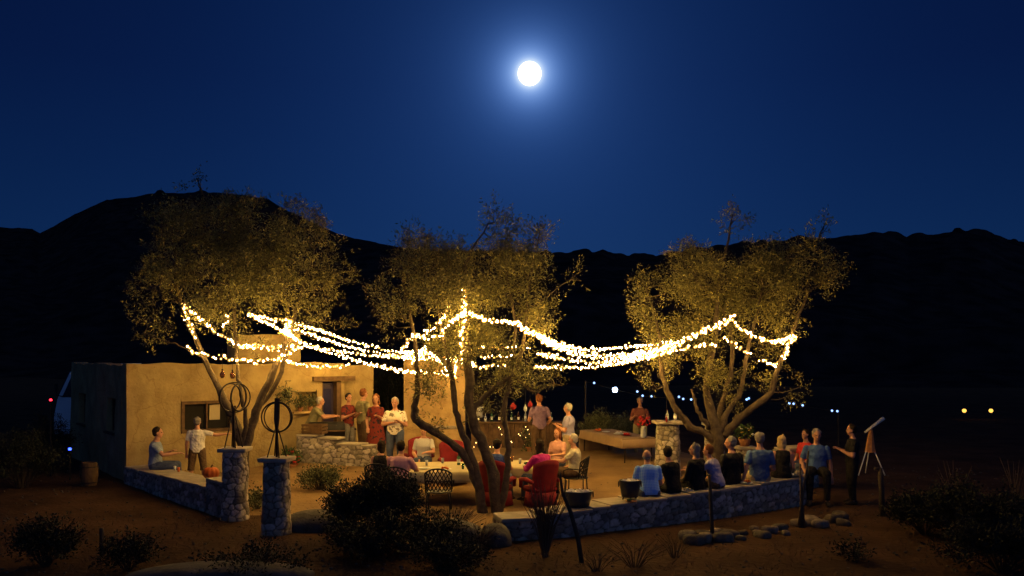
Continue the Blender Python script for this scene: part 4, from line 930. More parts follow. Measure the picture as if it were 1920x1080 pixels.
person('standing man dressed all in black at far right with forearms out', 1598, 18.3, 0, D(75), BLACK, BLACK, H_DARK, 'stand', .99, ('hold', 'hold'), build=1.15, yaw=D(10))
# left end
person('man in grey blue t-shirt seated on the left wall, hands held out', 291, 20.45, 0, D(-80), GREYBLUE, DENIM, H_DARK, 'sit', 1.13, ('hold', 'reach'), .46, .06, build=1.05)
person('man in white t-shirt standing by the house with his arm stretched right', 370, 21.2, -.03, D(8), WHITE, BROWN, H_GREY, 'stand', .97, ('down', 'side'), build=1.08, legm='short', wide=.03)
# by the grill and in the gap
person('man in olive shirt bending over the charcoal grill', 582, 23.75, .3, D(-80), OLIVE, BROWN, H_WHITE, 'stand', 1.04, ('reach', 'reach'), lean=.45, knees=.05)
person('dark haired person in dark top holding a red cup near the door', 653, 24.1, .3, D(-120), FLORR, GREYC, H_DARK, 'stand', 1.05, ('hold', 'hold'), yaw=D(-20))
person('tall man in dull brown shirt between the door and the red dress', 681, 24.3, .3, D(-50), OLIVE, BROWN, H_AUB, 'stand', 1.12, ('relaxed', 'hold'), build=1.1)
person('orange haired woman in dark and red patterned dress', 705, 23.2, .3, D(175), FLORR, BROWN, H_AUB, 'stand', 1.06, ('hold', 'relaxed'), female=True, hairlen=.6, dress=True, sleeve='short')
person('man in white patterned shirt and jeans standing behind the table', 741, 21.8, .28, D(170), FLOR, DENIM, H_WHITE, 'stand', 1.06, ('hold', 'cross'), build=1.15)
person('tall man in lavender shirt and khaki trousers standing by the bar', 1066, 21.6, .2, D(70), LAV, KHAKI, H_WHITE, 'stand', 1.03, ('hold', 'hold'), build=1.15)
person('man in dull purple shirt and brown trousers in front of the bar', 1011, 23.2, .3, D(20), PURP, BROWN, H_AUB, 'stand', 1.06, ('hold', 'relaxed'), build=1.1)
person('person in olive and red shirt behind the flower vase on the buffet', 1200, 25.2, .22, D(170), DULLRED, OLIVE, H_GREY, 'stand', 1.0, ('hold', 'hold'), build=1.05)
# at the table
person('woman in black top with dark bun, back to camera at the left table end', 713, 18.3, 0, D(-5), BLACK, DENIM, H_DARK, 'sit', 1.0, ('lap', 'lap'), .46, .05, D(60), female=True, hairlen=.1, sleeve='none')
person('person in purple plaid shirt with short dark hair at the table', 749, 17.9, 0, D(-15), PLAIDP, DENIM, H_DARK, 'sit', 1.04, ('table', 'table'), .46, .14, build=1.18)
person('person in grey striped top seated across the left table', 795, 20.9, .1, D(175), STRP, DENIM, H_AUB, 'sit', 1.03, ('table', 'lap'), .46, .05, nod=-.1)
person('person in royal blue shirt seated in the left red chair', 930, 18.35, 0, D(-20), ROYAL, DENIM, H_DARK, 'sit', 1.03, ('table', 'table'), .46, .12)
person('dark haired woman in magenta top leaning on the table', 1018, 18.3, 0, D(35), MAG, DENIM, H_DARK, 'sit', 1.04, ('table', 'table'), .46, .20, female=True, hairlen=1.2, sleeve='long', build=1.1)
person('person in pink blouse seated at the far right table side', 1047, 20.6, .08, D(150), PINK, DENIM, H_AUB, 'sit', 1.0, ('table', 'lap'), .46, .08, female=True, hairlen=.4)
person('white haired red faced man in cream shirt in the black iron chair', 1078, 19.3, 0, D(75), CREAMC, BROWN, H_WHITE, 'sit', 1.05, ('reach', 'lap'), .47, .04, build=1.08, sleeve='short')

# ------------------------------------------------------------------ tables and chairs
def table(label, loc, rz, w, d, h, cloth_m, drop=.22, group=None, lab2='', trestle=False, front_full=False):
    t = thing('table', label, 'table', loc, rz, group); bm = bmesh.new(); bxf(bm, 0, 0, h-.035, w, d, .03); bmesh.ops.bevel(bm, geom=bm.edges[:], offset=.006, segments=1, affect='EDGES'); obj('tabletop', bm, M['wood'], t)
    for sx in (-1, 1):
        for sy in (-1, 1):
            bm = bmesh.new(); tube(bm, [(sx*(w/2-.12), sy*(d/2-.08), h-.05), (sx*(w/2-.09), sy*(d/2-.07), 0)], .018, 8); obj('leg', bm, M['iron'], t)
    # cloth with drooping, folded edge
    bm = bmesh.new(); nx, ny = 40, 30; G = {}
    for i in range(nx+1):
        for j in range(ny+1):
            u = (i/nx-.5)*(w+2*drop); v = (j/ny-.5)*(d+2*drop)
            ox = max(0, abs(u)-w/2); oy = max(0, abs(v)-d/2)
            x = math.copysign(min(abs(u), w/2+.012+ox*.10), u); y = math.copysign(min(abs(v), d/2+.012+oy*.10), v)
            dd = max(ox, oy); fold = .018*math.sin(u*19+v*17)*min(1, dd*6)
            if ox > oy: x += fold
            elif oy > 0: y += fold
            G[i, j] = bm.verts.new((x, y, h-.012-dd*(1 if not front_full or v > -d/2 or oy < ox else 3.1)+.002*math.sin(u*9)*math.cos(v*8)))
    for i in range(nx):
        for j in range(ny): bm.faces.new((G[i, j], G[i+1, j], G[i+1, j+1], G[i, j+1]))
    c = obj('tablecloth', bm, cloth_m, None, True); c.location = loc; c.rotation_euler = (0, 0, rz); tag(c, lab2, 'tablecloth')
    sm = c.modifiers.new('thickness', 'SOLIDIFY'); sm.thickness = .004; sm.offset = 1
    return t
table('dining table under cream cloth left of the middle tree', P(833, 18.8), R(4), 1.75, 1.75, .74, M['cream'], lab2='cream cloth on the dining table left of the middle tree')
table('smaller dining table between the two red chairs', P(985, 19.3), R(-12), 1.25, 1.25, .74, M['cream'], lab2='cream cloth on the table between the red chairs')
b0 = P(1196, 23.0, .13); b1 = Vector((2.55, 25.6, .2)); bdir = math.atan2(b1.y-b0.y, b1.x-b0.x)
bc = (b0+b1)/2
table('long buffet table with tan cloth running toward the sage bushes', (bc.x, bc.y, .17), bdir+math.pi/2, 1.0, (b1-b0).length+.2, .80, M['tan'], .26, None, 'tan cloth hanging over the near end of the buffet table', front_full=True)
def red_chair(label, px, Y, z, rz):
    t = thing('armchair', label, 'chair', P(px, Y, z), rz, 'red fabric armchairs around the table')
    bm = bmesh.new(); n = 12; rows = 6; G = {}
    for j in range(rows+1):
        for i in range(n+1):
            a = (i/n-.5)*2.2; zz = .30+.72*j/rows-(.10*abs(i/n-.5)**2*4*(j/rows)); r_ = .34+.03*j/rows
            for k, rr_ in ((0, r_), (1, r_-.05)): G[j, i, k] = bm.verts.new((math.sin(a)*rr_, -math.cos(a)*rr_*.75+.02-.10*j/rows, zz))
    for j in range(rows):
        for i in range(n):
            bm.faces.new((G[j, i, 0], G[j, i+1, 0], G[j+1, i+1, 0], G[j+1, i, 0])); bm.faces.new((G[j, i+1, 1], G[j, i, 1], G[j+1, i, 1], G[j+1, i+1, 1]))
    for i in range(n): bm.faces.new((G[rows, i, 0], G[rows, i+1, 0], G[rows, i+1, 1], G[rows, i, 1])); bm.faces.new((G[0, i+1, 0], G[0, i, 0], G[0, i, 1], G[0, i+1, 1]))
    for j in range(rows): bm.faces.new((G[j, 0, 0], G[j+1, 0, 0], G[j+1, 0, 1], G[j, 0, 1])); bm.faces.new((G[j+1, n, 0], G[j, n, 0], G[j, n, 1], G[j+1, n, 1]))
    obj('backrest', bm, M['red'], t, True)
    bm = bmesh.new(); bxf(bm, 0, .04, .38, .58, .52, .12); bmesh.ops.bevel(bm, geom=bm.edges[:], offset=.035, segments=3, affect='EDGES'); obj('seat', bm, M['red'], t, True)
    bm = bmesh.new(); loft(bm, [((0, 0, .05), (1, 0, 0), (0, 1, 0), .37, .33), ((0, 0, .2), (1, 0, 0), (0, 1, 0), .345, .31), ((0, 0, .33), (1, 0, 0), (0, 1, 0), .33, .30)], 28); obj('skirt', bm, M['red'], t, True)
    for q in (-1, 1):
        bm = bmesh.new(); tube(bm, [(q*.33, -.18, .55), (q*.34, .05, .60), (q*.32, .28, .57), (q*.31, .30, .40)], [.04, .045, .045, .035], 10); obj('arm', bm, M['red'], t, True)
        for y in (-.2, .22):
            bm = bmesh.new(); tube(bm, [(q*.24, y, .2), (q*.27, y*1.1, 0)], .018, 8); obj('leg', bm, M['wood'], t)
    return t
red_chair('red armchair back to camera right behind the middle trunk', 930, 18.0, 0, R(-18)); red_chair('red armchair holding the magenta woman', 1014, 17.95, 0, R(32))
red_chair('empty red armchair facing the camera behind the cream table', 851, 20.6, .1, R(195)); red_chair('red armchair behind the striped top person', 785, 21.2, .12, R(172))
def iron_chair(label, px, Y, z, rz):
    t = thing('iron_chair', label, 'chair', P(px, Y, z), rz, 'black cast iron lattice chairs')
    fr = bmesh.new(); lt = bmesh.new()
    def bp(a, zz): r_ = .29+.04*(zz-.45); return Vector((math.sin(a)*r_, -math.cos(a)*r_*.8-.12*(zz-.45), zz))
    top = lambda a: .92-.10*abs(a)**2
    tube(fr, [bp(a, top(a)) for a in np.linspace(-1.1, 1.1, 16)], .016, 8)
    for a in (-1.1, 1.1): tube(fr, [bp(a, .44), bp(a, top(a))], .015, 8)
    tube(fr, [bp(a, .66) for a in np.linspace(-1.1, 1.1, 12)], .012, 6)
    obj('back_frame', fr, M['iron_black'], t, True)
    for k in range(-4, 12):
        for sgn in (1, -1):
            pts = []
            for u in np.linspace(0, 1, 10):
                a = sgn*(-1.1+2.2*(k/8)+(u)*.9)
                if abs(a) <= 1.1:
                    zz = .46+u*(top(a)-.46)
                    pts.append(bp(a, zz))
            if len(pts) > 1: tube(lt, pts, .011, 5, True)
    obj('lattice', lt, M['iron_black'], t)
    bm = bmesh.new(); lathe(bm, (0, 0, .42), [(.27, 0), (.29, .015), (.27, .03)], 20); obj('seat', bm, M['iron_black'], t)
    for q in (-1, 1):
        bm = bmesh.new(); tube(bm, [bp(q*1.1, .64), Vector((q*.30, .10, .66)), Vector((q*.29, .22, .62)), Vector((q*.25, .22, .44))], .014, 6); obj('arm', bm, M['iron_black'], t, True)
        for y in (-.2, .2):
            bm = bmesh.new(); tube(bm, [(q*.20, y, .43), (q*.24, y*1.05, .2), (q*.23, y*1.15, 0)], .014, 6); obj('leg', bm, M['iron_black'], t, True)
    return t
iron_chair('empty black lattice chair silhouetted against the cream table', 823, 17.3, 0, R(0)); iron_chair('black lattice chair under the purple plaid shirt', 749, 17.6, 0, R(-15))
iron_chair('black lattice chair under the woman in black at left', 711, 18.1, 0, R(-5)); iron_chair('black lattice chair under the white haired man', 1080, 19.25, 0, R(75))

def small(name, label, cat, px, Y, z, build_fn, group=None, rz=0):
    t = thing(name, label, cat, P(px, Y, z), rz, group); build_fn(t); return t
def bottle(label, px, Y, z, m, h=.30, group='bottles on the bar', cap=None):
    def f(t):
        bm = bmesh.new(); lathe(bm, (0, 0, 0), [(.036, 0), (.038, h*.05), (.038, h*.58), (.014, h*.76), (.013, h*.97)], 14); obj('glass', bm, m, t, True)
        bm = bmesh.new(); lathe(bm, (0, 0, h*.97), [(.015, 0), (.015, h*.05)], 10); obj('cap', bm, cap or M['white'], t)
        bm = bmesh.new(); lathe(bm, (0, 0, h*.18), [(.0392, 0), (.0392, h*.26)], 14); obj('bottle_label', bm, M['paper'], t)
    return small('bottle', label, 'bottle', px, Y, z, f, group)
def plate(label, px, Y, z, m=None, r=.13, food=None, group=None):
    def f(t):
        bm = bmesh.new(); lathe(bm, (0, 0, 0), [(r*.55, 0), (r*.95, .014), (r, .02), (r*.9, .016), (r*.5, .006)], 24); obj('dish', bm, m or M['white'], t, True)
        if food:
            rr = np.random.RandomState(int(px*7)); bm = bmesh.new()
            for k in range(9): sph(bm, (rr.uniform(-.5, .5)*r, rr.uniform(-.5, .5)*r, .03+rr.uniform(0, .03)), r*.25, 1, (1, .8, .7))
            fo = obj('food', bm, food, t, True)
    return small('plate', label, 'plate', px, Y, z, f, group)
def cup(label, px, Y, z, m=None, h=.12, r=.033, group=None):
    def f(t):
        bm = bmesh.new(); lathe(bm, (0, 0, 0), [(r*.75, 0), (r, h), (r*.92, h-.002), (r*.68, .008)], 14); obj('glass_wall', bm, m or M['glassc'], t, True)
        bm = bmesh.new(); lathe(bm, (0, 0, .01), [(r*.64, 0), (r*.80, h*.55)], 14); obj('drink', bm, M['lemon'], t, True)
    return small('drinking_glass', label, 'glass', px, Y, z, f, group)
TP = .745
G_ = 'glasses on the dining tables'
cup('drinking glass on the cream table by the striped top person', 800, 18.9, TP, group=G_); cup('dark tumbler on cream table just left of the trunk', 868, 18.3, TP, M['glassg'], group=G_); cup('tall glass in the middle of the left cream table', 830, 19.3, TP, group=G_)
cup('glass on the right dining table by the magenta sleeve', 975, 19.2, TP, group=G_); cup('amber glass near the far edge of the right dining table', 960, 19.6, TP, M['glassb'], group=G_)
plate('white plate on the left half of the cream dining table', 795, 18.4, TP, group='plates on the tables'); plate('plate with food before the iron chair', 835, 18.2, TP, food=M['orange'], group='plates on the tables')
plate('white plate on the right dining table by the magenta sleeve', 990, 19.0, TP, group='plates on the tables', food=M['green'])
bottle('dark wine bottle standing on the left cream table', 860, 19.0, TP, M['glassg'], .30, 'bottles on tables')
def napk(t):
    bm = bmesh.new(); G = {}
    for i in range(9):
        for j in range(7): G[i, j] = bm.verts.new(((i/8-.5)*.34, (j/6-.5)*.24, .012+.012*math.sin(i*1.3+j)*math.cos(j*.9)))
    for i in range(8):
        for j in range(6): bm.faces.new((G[i, j], G[i+1, j], G[i+1, j+1], G[i, j+1]))
    o = obj('sheet', bm, M['paper'], t, True); o.modifiers.new('th', 'SOLIDIFY').thickness = .004
small('paper_menu', 'crumpled white paper on the right table by the magenta woman', 'paper', 1000, 19.5, TP, napk)

# bar with shelf, bottles and small lights
BY = 26.6; bx0, bx1 = P(884, BY).x, P(1048, BY).x; bw = bx1-bx0; bt = thing('bar_counter', 'rustic wooden bar counter hung with tiny lights', 'bar', ((bx0+bx1)/2, BY, .3), 0)
bm = bmesh.new(); bxf(bm, 0, 0, .80, bw+.2, .55, .05); bmesh.ops.bevel(bm, geom=bm.edges[:], offset=.01, segments=1, affect='EDGES'); obj('counter_top', bm, M['wood'], bt)
bm = bmesh.new()
k = -bw/2+.06
while k < bw/2: bxf(bm, k, -.18+rnd.uniform(-.01, .01), .385, .125, .025, .77); k += .135
obj('front_boards', bm, M['wood'], bt)
for sx in (-1, 1): bm = bmesh.new(); bxf(bm, sx*(bw/2-.05), 0, .39, .09, .40, .77); obj('side_panel', bm, M['wood'], bt)
BZ = .3+.827
rr = np.random.RandomState(9)
kinds = [('green', M['glassg']), ('brown', M['glassb']), ('clear', M['glassc'])]
where = ['second from the left end', 'left of the lemonade dispenser', 'right beside the lemonade dispenser', 'before the trunk gap', 'half behind the dark trunk', 'right of the dark trunk', 'below the red lantern', 'by the white napkins', 'left of the purple shirt man', 'beside the purple shirt man', 'right behind the purple shirt man', 'near the lavender shirt man', 'at the right end of the bar']
for k, wdesc in enumerate(where):
    nm, mm = kinds[k % 3]; bottle(f'{nm} glass bottle on the bar, {wdesc}', 886+k*12.2+rr.uniform(-2, 2), BY-.05+rr.uniform(-.1, .1), BZ, mm, rr.uniform(.22, .36))
def dispenser(t):
    bm = bmesh.new(); lathe(bm, (0, 0, .12), [(.10, 0), (.125, .02), (.125, .30), (.10, .34)], 20); obj('jar', bm, M['glassc'], t, True)
    bm = bmesh.new(); lathe(bm, (0, 0, .13), [(.10, 0), (.119, .02), (.119, .20)], 20); obj('lemonade', bm, M['lemon'], t, True)
    bm = bmesh.new(); lathe(bm, (0, 0, .46), [(.105, 0), (.11, .02), (.03, .05), (.03, .08)], 20); obj('lid', bm, M['iron'], t, True)
    bm = bmesh.new(); lathe(bm, (0, 0, 0), [(.10, 0), (.085, .02), (.085, .10), (.11, .12)], 16); obj('stand', bm, M['iron'], t)
    bm = bmesh.new(); tube(bm, [(0, -.12, .17), (0, -.17, .17), (0, -.175, .14)], .012, 8); obj('tap', bm, M['iron'], t)
small('drink_dispenser', 'glass dispenser of yellow lemonade on the bar', 'dispenser', 899, BY-.05, BZ, dispenser)
for k, (x0, d_) in enumerate([(893, 'left end'), (936, 'middle'), (988, 'right end')]):
    pts = [(x0, 800, BY-.30), (x0+3, 815, BY-.34), (x0-3, 832, BY-.34), (x0+2, 848, BY-.33)]
    S(f'vertical string of tiny yellow lights on the {d_} of the bar front', pts, .12, 60+k, bulb_s, .03, 'tiny light strings on the bar front', cap=8)
S('swag of tiny yellow lights across the bar front', [(893, 812, BY-.33), (915, 838, BY-.34), (940, 845, BY-.34), (962, 822, BY-.33), (988, 808, BY-.33)], .16, 65, bulb_s, .04, 'tiny light strings on the bar front')
def ivy(t):
    rr = np.random.RandomState(5); n = 120; c = np.stack([rr.uniform(-.18, .18, n), rr.uniform(-.06, .02, n), rr.uniform(.0, .62, n)], 1)+np.array(t.location); d = rr.normal(size=(n, 3)); d /= np.linalg.norm(d, axis=1, keepdims=True)
    leaves_mesh('foliage', c, d, 6, .06, .022, .1, M['leaf_sage'], t, rr, t.location[:], .03)
    bm = bmesh.new(); lathe(bm, (0, 0, 0), [(.09, 0), (.13, .16), (.12, .16)], 14); obj('pot', bm, M['terra'], t)
small('potted_plant', 'leafy green potted plant at the bar foot, left of the purple shirt man', 'plant', 993, 25.4, .3, ivy)
# red hanging ornaments over the bar from the tree
def hang(px, py0, py1, Y, m, label, w=.09):
    a, b = PP(px, py0, Y), PP(px, py1, Y); t = thing('hanging_lantern', label, 'lantern', b, 0, 'hanging lanterns')
    bm = bmesh.new(); tube(bm, [a-b, (0, 0, .16)], .004, 4); obj('wire', bm, M['wire'], t)
    bm = bmesh.new(); lathe(bm, (0, 0, 0), [(w*.5, 0), (w, .04), (w, .10), (w*.4, .14), (w*.3, .17)], 14); obj('jar', bm, m, t, True)
    bm = bmesh.new(); lathe(bm, (0, 0, .168), [(w*.36, 0), (w*.36, .02), (w*.1, .03)], 12); obj('lid', bm, M['iron_black'], t)
hang(417, 655, 709, 18.0, M['glassb'], 'left of two small bottle lanterns hanging from the leftmost tree', .055); hang(436, 650, 710, 18.2, M['glassb'], 'right of two small bottle lanterns hanging from the leftmost tree', .055)
hang(962, 700, 768, 21, M['red'], 'red lantern hanging left above the bar', .08); hang(994, 705, 764, 21.4, M['red'], 'red lantern hanging right above the bar by the purple shirt man', .06); hang(1250, 722, 792, 21.0, M['red'], 'slim red hanging ornament above the lit stone pillar', .03)
hang(985, 690, 772, 19.5, M['glassc'], 'clear glass jar hanging on a long wire right of the middle tree', .04)
# buffet things
BT = .17+.80
def vase(t):
    bm = bmesh.new(); lathe(bm, (0, 0, 0), [(.06, 0), (.075, .03), (.07, .2), (.05, .26), (.06, .3)], 18); obj('vase_body', bm, M['glassc'], t, True)
    rr = np.random.RandomState(2); bm = bmesh.new()
    for k in range(26): sph(bm, (rr.uniform(-.17, .17), rr.uniform(-.14, .14), .38+rr.uniform(-.08, .18)), rr.uniform(.03, .05), 1, (1, 1, .7))
    obj('blossoms', bm, M['red2'], t); bm = bmesh.new()
    for k in range(14): tube(bm, [(0, 0, .05), (rr.uniform(-.04, .04), 0, .28), (rr.uniform(-.14, .14), rr.uniform(-.1, .1), .42)], .005, 4)
    obj('stems', bm, M['green'], t)
small('flower_vase', 'vase of red flowers at the near end of the buffet', 'vase', 1206, 23.0, BT, vase)
plate('round white plate propped in the middle of the buffet', 1136, 24.6, BT, r=.12, group='dishes on the buffet'); plate('orange dish of food at the far left of the buffet', 1122, 24.9, BT, M['terra'], .16, M['orange'], 'dishes on the buffet'); plate('red dish of food near the flower vase', 1175, 23.5, BT, M['red'], .15, M['red2'], 'dishes on the buffet'); plate('white rectangular looking dish left of the red dish', 1160, 23.9, BT, M['white'], .15, M['white'], 'dishes on the buffet')
bottle('clear bottle at the left on the lit stone pillar top', 1251, 21.4, 1.55, M['glassc'], .26, 'bottles on the lit pillar', M['red']); bottle('clear water bottle at the right on the lit stone pillar', 1266, 21.5, 1.55, M['glassc'], .26, 'bottles on the lit pillar')
# bouquets
def bouquet(t, cols, n, w, h, pot=True):
    rr = np.random.RandomState(n)
    if pot: bm = bmesh.new(); lathe(bm, (0, 0, 0), [(.10, 0), (.15, .18), (.16, .2), (.14, .2)], 18); obj('pot', bm, M['terra'], t, True)
    c = rr.normal(size=(n*4, 3)); c /= np.linalg.norm(c, axis=1, keepdims=True); c = c*np.array([w, w*.8, h])*rr.uniform(.4, 1, (n*4, 1))+np.array([0, 0, .2+h*.8])
    leaves_mesh('foliage', c+np.array(t.location), c/np.linalg.norm(c, axis=1, keepdims=True), 5, .09, .022, .08, M['green'], t, rr, t.location[:], .03)
    for nm, m in cols:
        bm = bmesh.new()
        for k in range(n):
            v = rr.normal(size=3); v /= np.linalg.norm(v); v = v*np.array([w, w*.8, h])*rr.uniform(.85, 1.1); a = Vector(v)+Vector((0, 0, .2+h*.8)); s_ = rr.uniform(.022, .04)
            for q in range(6):
                an = q*1.047; sph(bm, a+Vector((math.cos(an)*s_*.7, math.sin(an)*s_*.7, rr.uniform(-.01, .01))), s_*.55, 1, (1, 1, .6))
        obj(nm, bm, m, t)
small('bouquet', 'yellow and white flower bouquet on the short stone pedestal', 'bouquet', 1396, 21.8, .84, lambda t: bouquet(t, [('yellow_blossoms', M['yellowf']), ('white_blossoms', M['whitef'])], 12, .23, .20))
small('flower_pot', 'pot of deep red flowers by the rubble wall left end', 'flower pot', 545, 22.4, .12, lambda t: bouquet(t, [('red_blossoms', M['red2'])], 34, .26, .20))
# hanging basket on house wall, niche plants, grill, bin
hb_ = hw(4.12, -.22, 2.05)
def basket(t):
    rr = np.random.RandomState(8); c = rr.normal(size=(70, 3))*np.array([.10, .08, .13])+np.array([0, 0, .02]); d = rr.normal(size=(70, 3))+np.array([0, 0, -.6]); d /= np.linalg.norm(d, axis=1, keepdims=True)
    leaves_mesh('foliage', c+np.array(t.location), d, 7, .06, .018, .12, M['leaf_sage'], t, rr, t.location[:], .03)
    bm = bmesh.new(); lathe(bm, (0, 0, -.05), [(.05, 0), (.11, .10), (.10, .10)], 14); obj('bowl', bm, M['iron'], t)
    bm = bmesh.new()
    for a in (0, 2.1, 4.2): tube(bm, [(.1*math.cos(a), .1*math.sin(a), .05), (0, 0, .40)], .004, 4)
    obj('chains', bm, M['wire'], t); bm = bmesh.new(); tube(bm, [(0, 0, .40), (.0, .0, .42), (.11, .11, .42)], .008, 5); obj('bracket', bm, M['iron_black'], t)
t = thing('hanging_plant', 'hanging plant basket on the house wall right of the tree fork', 'plant', hb_); basket(t)
for k, (u, d_) in enumerate([(4.62, 'left'), (4.92, 'right')]):
    p = hw(u, -.05, 1.595); t = thing('potted_plant', f'{d_} potted plant on the niche shelf of the house', 'plant', p, 0, 'plants on the niche shelf'); rr = np.random.RandomState(k)
    bm = bmesh.new(); lathe(bm, (0, 0, 0), [(.06, 0), (.08, .12), (.07, .12)], 14); obj('pot', bm, M['terra'], t)
    n = 60; c = rr.normal(size=(n, 3))*np.array([.07, .06, .09])+np.array([0, 0, .25]); dd = rr.normal(size=(n, 3))+np.array([0, 0, .8]); dd /= np.linalg.norm(dd, axis=1, keepdims=True)
    leaves_mesh('foliage', c+np.array(p), dd, 6, .06, .016, .12, M['leaf_sage'], t, rr, p[:], .03)
def grill(t):
    bm = bmesh.new(); loft(bm, [((x, 0, .80), (0, 1, 0), (0, 0, 1), r_, r_) for x, r_ in ((-.50, .20), (-.48, .24), (.48, .24), (.50, .20))], 20); obj('drum', bm, M['iron_black'], t, True)
    bm = bmesh.new(); bxf(bm, 0, -.24, .80, 1.0, .14, .03); obj('side_shelf', bm, M['wood'], t)
    bm = bmesh.new(); tube(bm, [(-.25, -.27, .95), (-.25, -.31, .95), (.25, -.31, .95), (.25, -.27, .95)], .012, 6); obj('handle', bm, M['iron'], t)
    for x in (-.4, .4):
        for y in (-.15, .15): bm = bmesh.new(); tube(bm, [(x, y, .65), (x*1.1, y*1.3, 0)], .018, 6); obj('leg', bm, M['iron'], t)
small('grill', 'black charcoal drum grill with wooden shelf behind the rubble wall', 'grill', 612, 23.7, .3, grill, rz=R(15))
def crate(t):
    bm = bmesh.new()
    for zz in (.05, .14, .23):
        for y in (-.17, .17): bxf(bm, 0, y, zz, .6, .018, .06)
        for x in (-.29, .29): bxf(bm, x, 0, zz, .018, .32, .06)
    for x in (-.27, .27):
        for y in (-.15, .15): bxf(bm, x, y, .13, .03, .03, .26)
    bxf(bm, 0, 0, .012, .56, .31, .015); obj('slats', bm, M['wood'], t)
small('crate', 'slatted wooden crate of firewood on the rubble wall', 'crate', 590, 23.0, 1.07, crate, rz=R(-15))
def bin_(t):
    bm = bmesh.new(); lathe(bm, (0, 0, 0), [(.20, 0), (.24, .72), (.25, .73)], 24); obj('bin_body', bm, M['slab'], t, True); bm = bmesh.new(); lathe(bm, (0, 0, .732), [(.26, 0), (.24, .05), (.03, .08)], 24); obj('lid', bm, M['iron'], t, True)
small('bin', 'pale grey bin standing right of the grill', 'bin', 652, 24.6, .3, bin_)
# yellow free-standing fireplace wall with hearth
FY = 26.8; fx0, fx1 = P(757, FY).x, P(872, FY).x
fw_ = thing('fireplace_wall', 'golden adobe fireplace wall standing alone behind the middle tree', 'wall', (fx0, FY, .28))
adobe_grid('wall', 0, fx1-fx0, -.2, 2.85, [], 0, .55, fw_, M['adobe_pale'], .12, 12)
bm = bmesh.new(); W_ = fx1-fx0
loft(bm, [((W_*.76, -.27, z_), (1, 0, 0), (0, 1, 0), a_, b_) for z_, a_, b_ in ((-.1, .52, .30), (.40, .50, .30), (.55, .40, .28), (.62, .38, .27))], 28); obj('hearth', bm, M['adobe_pale'], fw_, True)
bm = bmesh.new(); bxf(bm, W_*.72, -.30, .66, 1.05, .5, .06); bmesh.ops.bevel(bm, geom=bm.edges[:], offset=.015, segments=2, affect='EDGES'); obj('mantel', bm, M['slab'], fw_)
S('tiny lights lying along the hearth mantel', [(817, 812, FY-.5), (835, 811, FY-.5), (858, 813, FY-.5)], .09, 70, bulb_s, .012, 'tiny light strings on the bar front')
# tubs on the bench wall
def tub(label, px, Y, z, w, h, seed, legs=False, name='tub', sx=1.0):
    t = thing(name, label, 'tub', P(px, Y, z), 0); l0 = .06 if legs else 0
    bm = bmesh.new(); lathe(bm, (0, 0, l0), [(w*.38, 0), (w*.46, h*.6), (w*.5, h), (w*.52, h+.012), (w*.49, h+.012), (w*.45, h*.85)], 28, sx, .8); obj('tub_body', bm, M['tub'], t, True)
    rr = np.random.RandomState(seed); bm = bmesh.new()
    for k in range(60):
        a = rr.uniform(0, 6.28); q = rr.uniform(0, 1)**.5*w*.40; bxf(bm, q*math.cos(a)*sx, q*math.sin(a)*.8, l0+h*.90+rr.uniform(0, .03), .05, .045, .04, Matrix.Rotation(rr.uniform(0, 3), 4, Vector(rr.normal(size=3)).normalized()))
    obj('ice', bm, M['ice'], t)
    if legs:
        for a in (0.5, 2.6, 4.7): bm = bmesh.new(); tube(bm, [(w*.3*math.cos(a), w*.25*math.sin(a), .08), (w*.36*math.cos(a), w*.3*math.sin(a), 0)], .014, 6); obj('leg', bm, M['iron_black'], t)
    for q in (-1, 1): bm = bmesh.new(); torus(bm, (q*w*.52*sx, 0, l0+h*.8), .05, .008, Matrix.Rotation(R(90), 3, 'Y'), 16, 6); obj('handle', bm, M['iron'], t)
tub('wide dark tub full of ice near the left end of the bench wall', 1083, 15.45, .455, .54, .27, 1)
tub('deep dark footed bowl beside the blue plaid shirt man', 1181, 15.85, .50, .40, .30, 2, True)
def limes(t):
    rr = np.random.RandomState(1)
    bm = bmesh.new(); lathe(bm, (0, 0, 0), [(.05, 0), (.1, .02), (.105, .03), (.09, .025)], 18); obj('saucer', bm, M['terra'], t)
    for k in range(4): bm = bmesh.new(); sph(bm, (rr.uniform(-.05, .05), rr.uniform(-.05, .05), .045), .028, 2); obj('lime', bm, M['green'], t, True)
small('lime_dish', 'little dish of green limes on the bench wall coping', 'dish', 1183, 15.62, .50, limes)
plate('plate of bread on the coping behind the woman in black', 1288, 16.5, .56, food=M['cream'], group='plates on the bench wall'); plate('plate of food on the coping between black jacket and blue shirt', 1400, 17.25, .60, food=M['orange'], group='plates on the bench wall'); plate('plate of bread at the bench wall end right of the blonde woman', 1494, 18.15, .64, food=M['cream'], group='plates on the bench wall', r=.17)
cup('clear glass on the left wall beside the seated man', 328, 20.0, .47, group='glasses on the left wall'); cup('orange drink glass on the left wall near the white shirted man', 335, 19.75, .47, M['orange'], group='glasses on the left wall')
